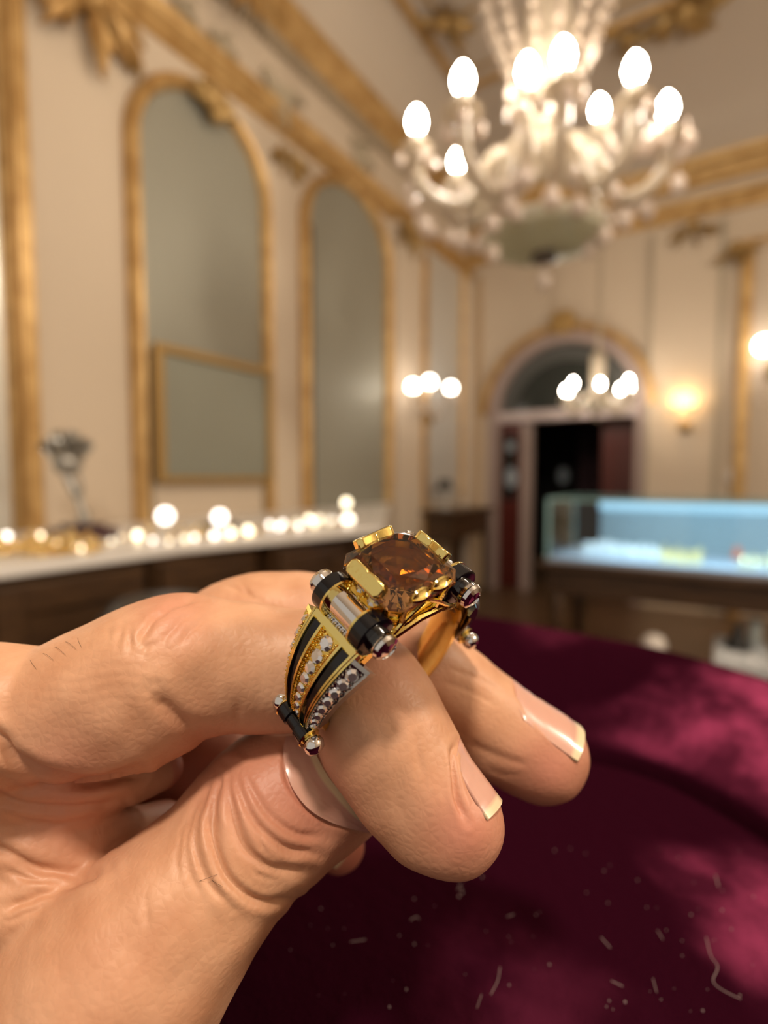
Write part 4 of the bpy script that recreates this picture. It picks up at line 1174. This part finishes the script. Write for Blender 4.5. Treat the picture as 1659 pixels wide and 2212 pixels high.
SPARK = mat('diamond_white', (.95, .97, 1.0), .2, 0.0)
for k in range(75):
    p = free_spot(1262, 1418, 3.10, 3.50)
    if p is None: continue
    put_trinket(rt.choice([0, 0, 2]), SPARK, p, rt.uniform(.014, .019)*(1 if k % 3 else 1.15), 'sparkling white jewel in the left cluster inside the lit glass case', 'white jewels in the glass case', 'white_jewel', rt.uniform(0, 6))
for k in range(36):
    p = free_spot(1420, 1512, 3.10, 3.50)
    if p is None: continue
    put_trinket(rt.choice([0, 1, 2]), CASEGOLD, p, rt.uniform(.013, .017), 'yellow gold jewel in the middle cluster inside the lit glass case', 'gold jewels in the glass case', 'gold_jewel', rt.uniform(0, 6))
PG = mat('pale_gold', (.92, .84, .55), .2, .6)
for k in range(26):
    p = free_spot(1606, 1700, 3.08, 3.42)
    if p is None: continue
    put_trinket(rt.choice([0, 1, 2]), PG, p, rt.uniform(.013, .017), 'pale gold jewel in the right cluster inside the lit glass case', 'pale gold jewels in the glass case', 'pale_gold_jewel', rt.uniform(0, 6))
put_trinket(2, mat('coral', (.75, .22, .12), .4), case_at(1592, 3.45), .03, 'coral red jewel beside the right cluster in the lit glass case', None, 'coral_jewel')
tr_ = [o for o in COL.objects if o.name.startswith(('white_jewel', 'gold_jewel', 'pale_gold_jewel'))]

# things on the floor beyond the velvet
p = on_level(1413, 1372, 0.53); p[2] = 0
t = thing('display_stand', 'white dome topped stand just beyond the velvet rim, below the glass case', 'stand', tuple(p))
m = MB(); m.lathe([(.05, .46), (.056, .475), (.055, .495), (.042, .52), (.02, .533), (.001, .536)], seg=24); m.build('dome', mat('off_white', (.84, .78, .73), .5), t)
m = MB(); m.lathe([(.10, .0), (.10, .015), (.025, .03), (.02, .2), (.02, .44), (.045, .46)], seg=18); m.build('post', mat('post_white', (.6, .56, .52), .5), t)
PZ = .50
p = on_level(1602, 1405, PZ); p[2] = 0
t = thing('white_plinth', 'white display plinth just beyond the velvet rim at right', 'plinth', tuple(p))
m = MB(); m.box((-.10, -.21, 0), (.10, .21, PZ-.03)); m.build('pedestal', mat('plinth_white', (.66, .70, .74), .5), t, smooth=False)
m = MB(); m.box((-.11, -.22, PZ-.03), (.11, .22, PZ)); m.build('top', MATS['plinth_white'], t, smooth=False, bevel=.004)
tp = (p[0]-.015, p[1]+.03, PZ)
t = thing('cone_stand', 'black cone shaped ring stand on the white plinth', 'ring stand', tp)
m = MB(); m.lathe([(.052, .006), (.05, .014), (.03, .06), (.014, .12), (.001, .126)], seg=18); m.build('cone', BLACK, t)
m = MB(); m.lathe([(.06, 0), (.061, .006)], seg=18); m.build('base', BLACK, t)
t = thing('glass_jar', 'pale glass jar beside the black cone on the white plinth', 'jar', (p[0]+.06, p[1]+.16, PZ))
m = MB(); m.lathe([(.025, 0), (.03, .02), (.03, .09), (.02, .11)], seg=16); m.build('body', mat('pale_jar', (.6, .66, .64), .25), t)
m = MB(); m.lathe([(.022, .11), (.022, .125), (.001, .13)], seg=16); m.build('lid', mat('grey_lid', (.3, .33, .34), .4), t)
for k in range(22):
    q = (p[0]+rt.uniform(-.09, .09), p[1]+rt.uniform(-.20, -.12), PZ)
    put_trinket(2, SPARK, q, rt.uniform(.006, .010), 'clear pebble along the front edge of the white plinth', 'clear pebbles on the plinth', 'clear_pebble')

# ------------------------------------------------------------------ chandeliers and wall lights
CREAM = mat('cream_glass', (.66, .57, .45), .2, **{'Transmission Weight': .15, 'Coat Weight': .6})
CRYS = mat('crystal', (.88, .77, .68), .12, .1, **{'Specular IOR Level': .9, 'Coat Weight': 1.0})
BULB = emit('bulb_glow', (1.0, .88, .71), 95.0)
BOWL = mat('greenish_cut_glass', (.85, .84, .74), .3)
def translucent(m, f=.5):
    N, L, b = nodes(m)
    t_ = N.new('ShaderNodeBsdfTranslucent'); t_.inputs[0].default_value = b.inputs['Base Color'].default_value
    x_ = N.new('ShaderNodeMixShader'); x_.inputs[0].default_value = f
    o_ = [n for n in N if n.type == 'OUTPUT_MATERIAL'][0]
    L.new(b.outputs[0], x_.inputs[1]); L.new(t_.outputs[0], x_.inputs[2]); L.new(x_.outputs[0], o_.inputs['Surface'])
translucent(BOWL, .6); translucent(CRYS, .35); translucent(CREAM, .3)
def chandelier(name, label, hub, bulbs, sc, top, bowl_r, bowl_drop, watts, detail=True):
    hub = np.array(hub)
    t = thing(name, label, 'chandelier', tuple(hub))
    rc = random.Random(5)
    for bp_ in bulbs:
        v = np.array(bp_)-hub
        hor = np.array([v[0], v[1], 0]); R_ = np.linalg.norm(hor); e = hor/max(R_, 1e-6); zc = v[2]-.135*sc
        pth = [(e*.06*sc)+np.array([0, 0, .0]), e*R_*.20+np.array([0, 0, .5*(zc-.1*sc)+.07*sc]), e*R_*.40+np.array([0, 0, .5*(zc-.1*sc)+.09*sc]), e*R_*.60+np.array([0, 0, zc-.20*sc]),
               e*R_*.80+np.array([0, 0, zc-.20*sc]), e*R_*.97+np.array([0, 0, zc-.12*sc]), e*R_+np.array([0, 0, zc])]
        m = MB(); m.tube(spline(pth, 6), .029*sc, 10); m.build('arm', CREAM, t)
        c = e*R_+np.array([0, 0, zc])
        m = MB(); m.lathe([(.02*sc, -.02*sc), (.055*sc, .0), (.075*sc, .02*sc), (.06*sc, .022*sc), (.03*sc, .012*sc)], c, seg=14); dish = m.build('drip_dish', CREAM, t)
        m = MB(); m.lathe([(.028*sc, 0), (.030*sc, .07*sc), (.024*sc, .085*sc)], c, seg=12); m.build('candle', mat('candle_cream', (.86, .78, .66), .5), t)
        m = MB(); m.lathe([(.010*sc, .085*sc), (.027*sc, .105*sc), (.034*sc, .13*sc), (.028*sc, .16*sc), (.012*sc, .185*sc), (.001, .195*sc)], c, seg=14); m.build('bulb', BULB, t)
        n_ = 4 if detail else 2
        for k in range(n_):
            a = 2*math.pi*k/n_+rc.random(); q = c+np.array([math.cos(a), math.sin(a), 0])*.07*sc
            m = MB(); m.ball(q+np.array([0, 0, -.035*sc]), (.022*sc, .03*sc), 8, 6); m.build('crystal_drop', CRYS, t)
    # stem with swelling glass pieces
    m = MB(); m.lathe([(.02*sc, top), (.03*sc, .75*sc), (.10*sc, .68*sc), (.11*sc, .55*sc), (.10*sc, .3*sc), (.075*sc, .12*sc), (.05*sc, .05*sc), (.09*sc, 0), (.10*sc, -.05*sc), (.06*sc, -.09*sc)], (0, 0, 0), seg=18); m.build('stem', CREAM, t)
    m = MB(); m.lathe([(.09*sc, -.06*sc), (.115*sc, -.10*sc), (.09*sc, -.16*sc), (.05*sc, -.18*sc)], (0, 0, 0), seg=18); m.build('brass_hub', GILT, t)
    # shallow cut-glass bowl below
    m = MB(); zb = -bowl_drop
    m.lathe([(bowl_r*.98, zb+.10*sc), (bowl_r, zb+.085*sc), (bowl_r*.93, zb+.05*sc), (bowl_r*.6, zb+.015*sc), (.02*sc, zb), (.02*sc, zb+.01*sc), (bowl_r*.6, zb+.028*sc), (bowl_r*.92, zb+.062*sc)], (0, 0, 0), seg=28); m.build('bowl', BOWL, t)
    m = MB(); m.lathe([(.05*sc, zb+.012*sc), (.055*sc, zb-.02*sc), (.02*sc, zb-.04*sc)], seg=14); m.build('bowl_boss', mat('dark_boss', (.12, .10, .08), .35), t)
    m = MB(); m.tube([(0, 0, zb-.03*sc), (0, 0, zb-.08*sc)], .006*sc, 6); m.ball((0, 0, zb-.11*sc), (.032*sc, .04*sc), 12, 8); m.build('finial_drop', CRYS, t)
    m = MB()
    for k in range(30):
        a = 2*math.pi*k/30; m.ball((bowl_r*math.cos(a), bowl_r*math.sin(a), zb+.075*sc), .014*sc, 7, 5)
    m.build('bead_rim', CRYS, t)
    return t
HP = at(1178, 385, 2.3)
BL = [(900, 262, 2.30), (1000, 172, 1.98), (1140, 152, 2.02), (1217, 120, 1.88), (1372, 150, 1.98), (1442, 233, 2.22), (1295, 236, 2.5), (988, 348, 2.72)]
ch = chandelier('chandelier', 'large cream glass chandelier with eight lit candle bulbs hanging at upper right', HP, [at(*q) for q in BL], 1.0, CZ-HP[2], .27, .32, 15.0)
def ch_child(m, name, mt, **k):
    m.v = [tuple(np.array(p)-HP) for p in m.v]; return m.build(name, mt, ch, **k)
# hanging drops under the arms, where the photograph shows them
for (x, y, d_, r_) in [(1103, 203, 2.2, .022), (1113, 240, 2.2, .03), (1192, 235, 2.15, .03), (1250, 190, 2.0, .028), (1275, 108, 2.2, .035), (1465, 398, 2.2, .032), (1410, 300, 2.15, .035), (1390, 320, 2.1, .03), (1485, 305, 2.25, .036),
      (1138, 384, 2.0, .034), (1122, 390, 2.02, .026), (1098, 405, 2.1, .026), (1190, 428, 2.0, .036), (1100, 444, 2.05, .03), (1118, 463, 2.05, .024), (1065, 484, 2.1, .032), (1250, 446, 2.05, .032), (1328, 418, 2.2, .03), (1362, 440, 2.3, .03),
      (1348, 474, 2.3, .036), (1398, 455, 2.35, .034), (1305, 510, 2.15, .032), (1292, 485, 2.2, .03), (1272, 540, 2.2, .028), (1065, 548, 2.15, .03), (1035, 530, 2.25, .028), (1000, 522, 2.3, .034), (975, 515, 2.35, .03), (920, 492, 2.35, .034),
      (893, 440, 2.35, .028), (885, 410, 2.35, .026), (980, 450, 2.45, .026), (1248, 372, 2.2, .032), (1270, 372, 2.2, .03), (1260, 350, 2.2, .028), (1065, 405, 2.2, .026), (905, 475, 2.4, .024), (1010, 470, 2.4, .026), (940, 505, 2.4, .022)]:
    m = MB(); c = at(x, y, d_); m.ball(c, (r_*1.02, r_*1.25), 9, 7); m.tube([c, c+np.array([0, 0, .09])], .003, 5); ch_child(m, 'crystal_drop', CRYS)
# arms of the lower tier reaching down behind
for pts in ([(1075, 385), (1050, 430), (1020, 480)], [(1270, 395), (1290, 440), (1300, 480)], [(1100, 340), (1060, 370), (1030, 440), (1000, 500)]):
    m = MB(); m.tube(spline([at(x, y, 2.4) for x, y in pts], 5), .022, 8); ch_child(m, 'lower_arm', CREAM)
# beaded swags of the crown
CROWN = mat('crown_crystal', (.42, .34, .27), .15)
for k in range(12):
    a = 2*math.pi*k/12; e = np.array([math.cos(a), math.sin(a), 0])
    m = MB(); m.tube([HP+e*.075+np.array([0, 0, .93]), HP+e*.20+np.array([0, 0, .97]), HP+e*.27+np.array([0, 0, .72]), HP+e*.15+np.array([0, 0, .45])], .012, 6)
    for i in range(11):
        s_ = i/10; r_ = .06+.20*math.sin(min(s_*1.25, 1)*math.pi/2)
        z = 1.02-.10*(1-s_)**2-.30*s_**2.2
        m.ball(HP+e*r_+np.array([0, 0, z]), .024, 7, 5)
    for i in range(5):
        m.ball(HP+e*(.26-.025*i)+np.array([0, 0, .70-.062*i]), .021, 7, 5)
    ch_child(m, 'bead_swag', CROWN)

HQ_ = at(1290, 865, 5.05)
b2_ = [np.array(HQ_)+np.array([.33*math.cos(a)*(1 if k % 2 else .85), .33*math.sin(a), .10+.03*(k % 2)]) for k, a in enumerate([i*2*math.pi/8+.3 for i in range(8)])]
chandelier('chandelier', 'smaller bright chandelier hanging in front of the arched doorway', HQ_, b2_, .62, 4.77-HQ_[2], .13, .10, 4.0, detail=False)

def wall_light(name, label, base, nrm, bulbs, r, mt, watts, col, drops):
    base = np.array(base); nrm = np.array(nrm, float)
    t = thing(name, label, 'wall light', tuple(base))
    m = MB(); m.lathe([(.05, 0), (.06, .01), (.03, .03), (.001, .035)], (0, 0, 0), nrm, 16, ref=(0, 0, 1)); m.build('backplate', GILTD, t)
    for q in bulbs:
        v = np.array(q)-base
        m = MB(); m.tube(spline([nrm*.02, nrm*.08+np.array([0, 0, -.04])+v*.2, v*.8+np.array([0, 0, -.12]), v+np.array([0, 0, -.05])], 5), .011, 8); m.build('arm', CREAM, t)
        m = MB(); m.lathe([(.012, -.05), (.04, -.045), (.02, -.035)], v, seg=12); m.build('drip_dish', CREAM, t)
        m = MB(); m.ball(v, r, 14, 9); m.build('bulb', mt, t)
    for q in drops:
        m = MB(); m.ball(np.array(q)-base, (.022, .03), 8, 6); m.build('crystal_drop', CRYS, t)
    return t
def lw(x, y, X): return on_left(x, y, X)
wall_light('wall_light', 'crystal wall light with three white globes in the far left corner', lw(930, 905, LX+.03), NL, [lw(892, 835, LX+.28), lw(928, 826, LX+.30), lw(974, 838, LX+.25)], .05, emit('white_bulb', (1, .90, .78), 16.0), 3.5, (1, .88, .72),
           [lw(x, y, LX+.22) for x, y in ((925, 868), (940, 880), (955, 870), (970, 868), (940, 900), (915, 885), (960, 900), (985, 860))])
wall_light('wall_light', 'warm brass wall light with two glowing bulbs on the back wall right of the doorway', on_back(1480, 922, BY-.07), NB, [on_back(1455, 870, BY-.15), on_back(1497, 870, BY-.15)], .035, emit('amber_bulb', (1.0, .72, .34), 1.6), 6, (1.0, .66, .30), [])
lamp('amber_light', tuple(on_back(1477, 862, BY-.15)), 2.6, (1.0, .66, .30), .03)
wall_light('wall_light', 'bright white wall light with crystal drops at the right edge of the picture', on_back(1668, 800, BY-.03), NB, [on_back(1652, 746, BY-.2)], .075, MATS['white_bulb'], 1.5, (1, .85, .65), [on_back(1650, y, BY-.15) for y in (800, 825, 845, 870)])
o = MB().lathe([(.07, 0), (.07, .02), (.05, .03), (.001, .03)], (0, 0, 0), (0, -1, 0), 18).build('wall_plate', mat('white_plastic', (.75, .68, .62), .5), loc=tuple(on_back(1585, 1028, BY-.001)))
tag(o, 'small round white plate on the back wall beside the gold strip', 'wall plate')
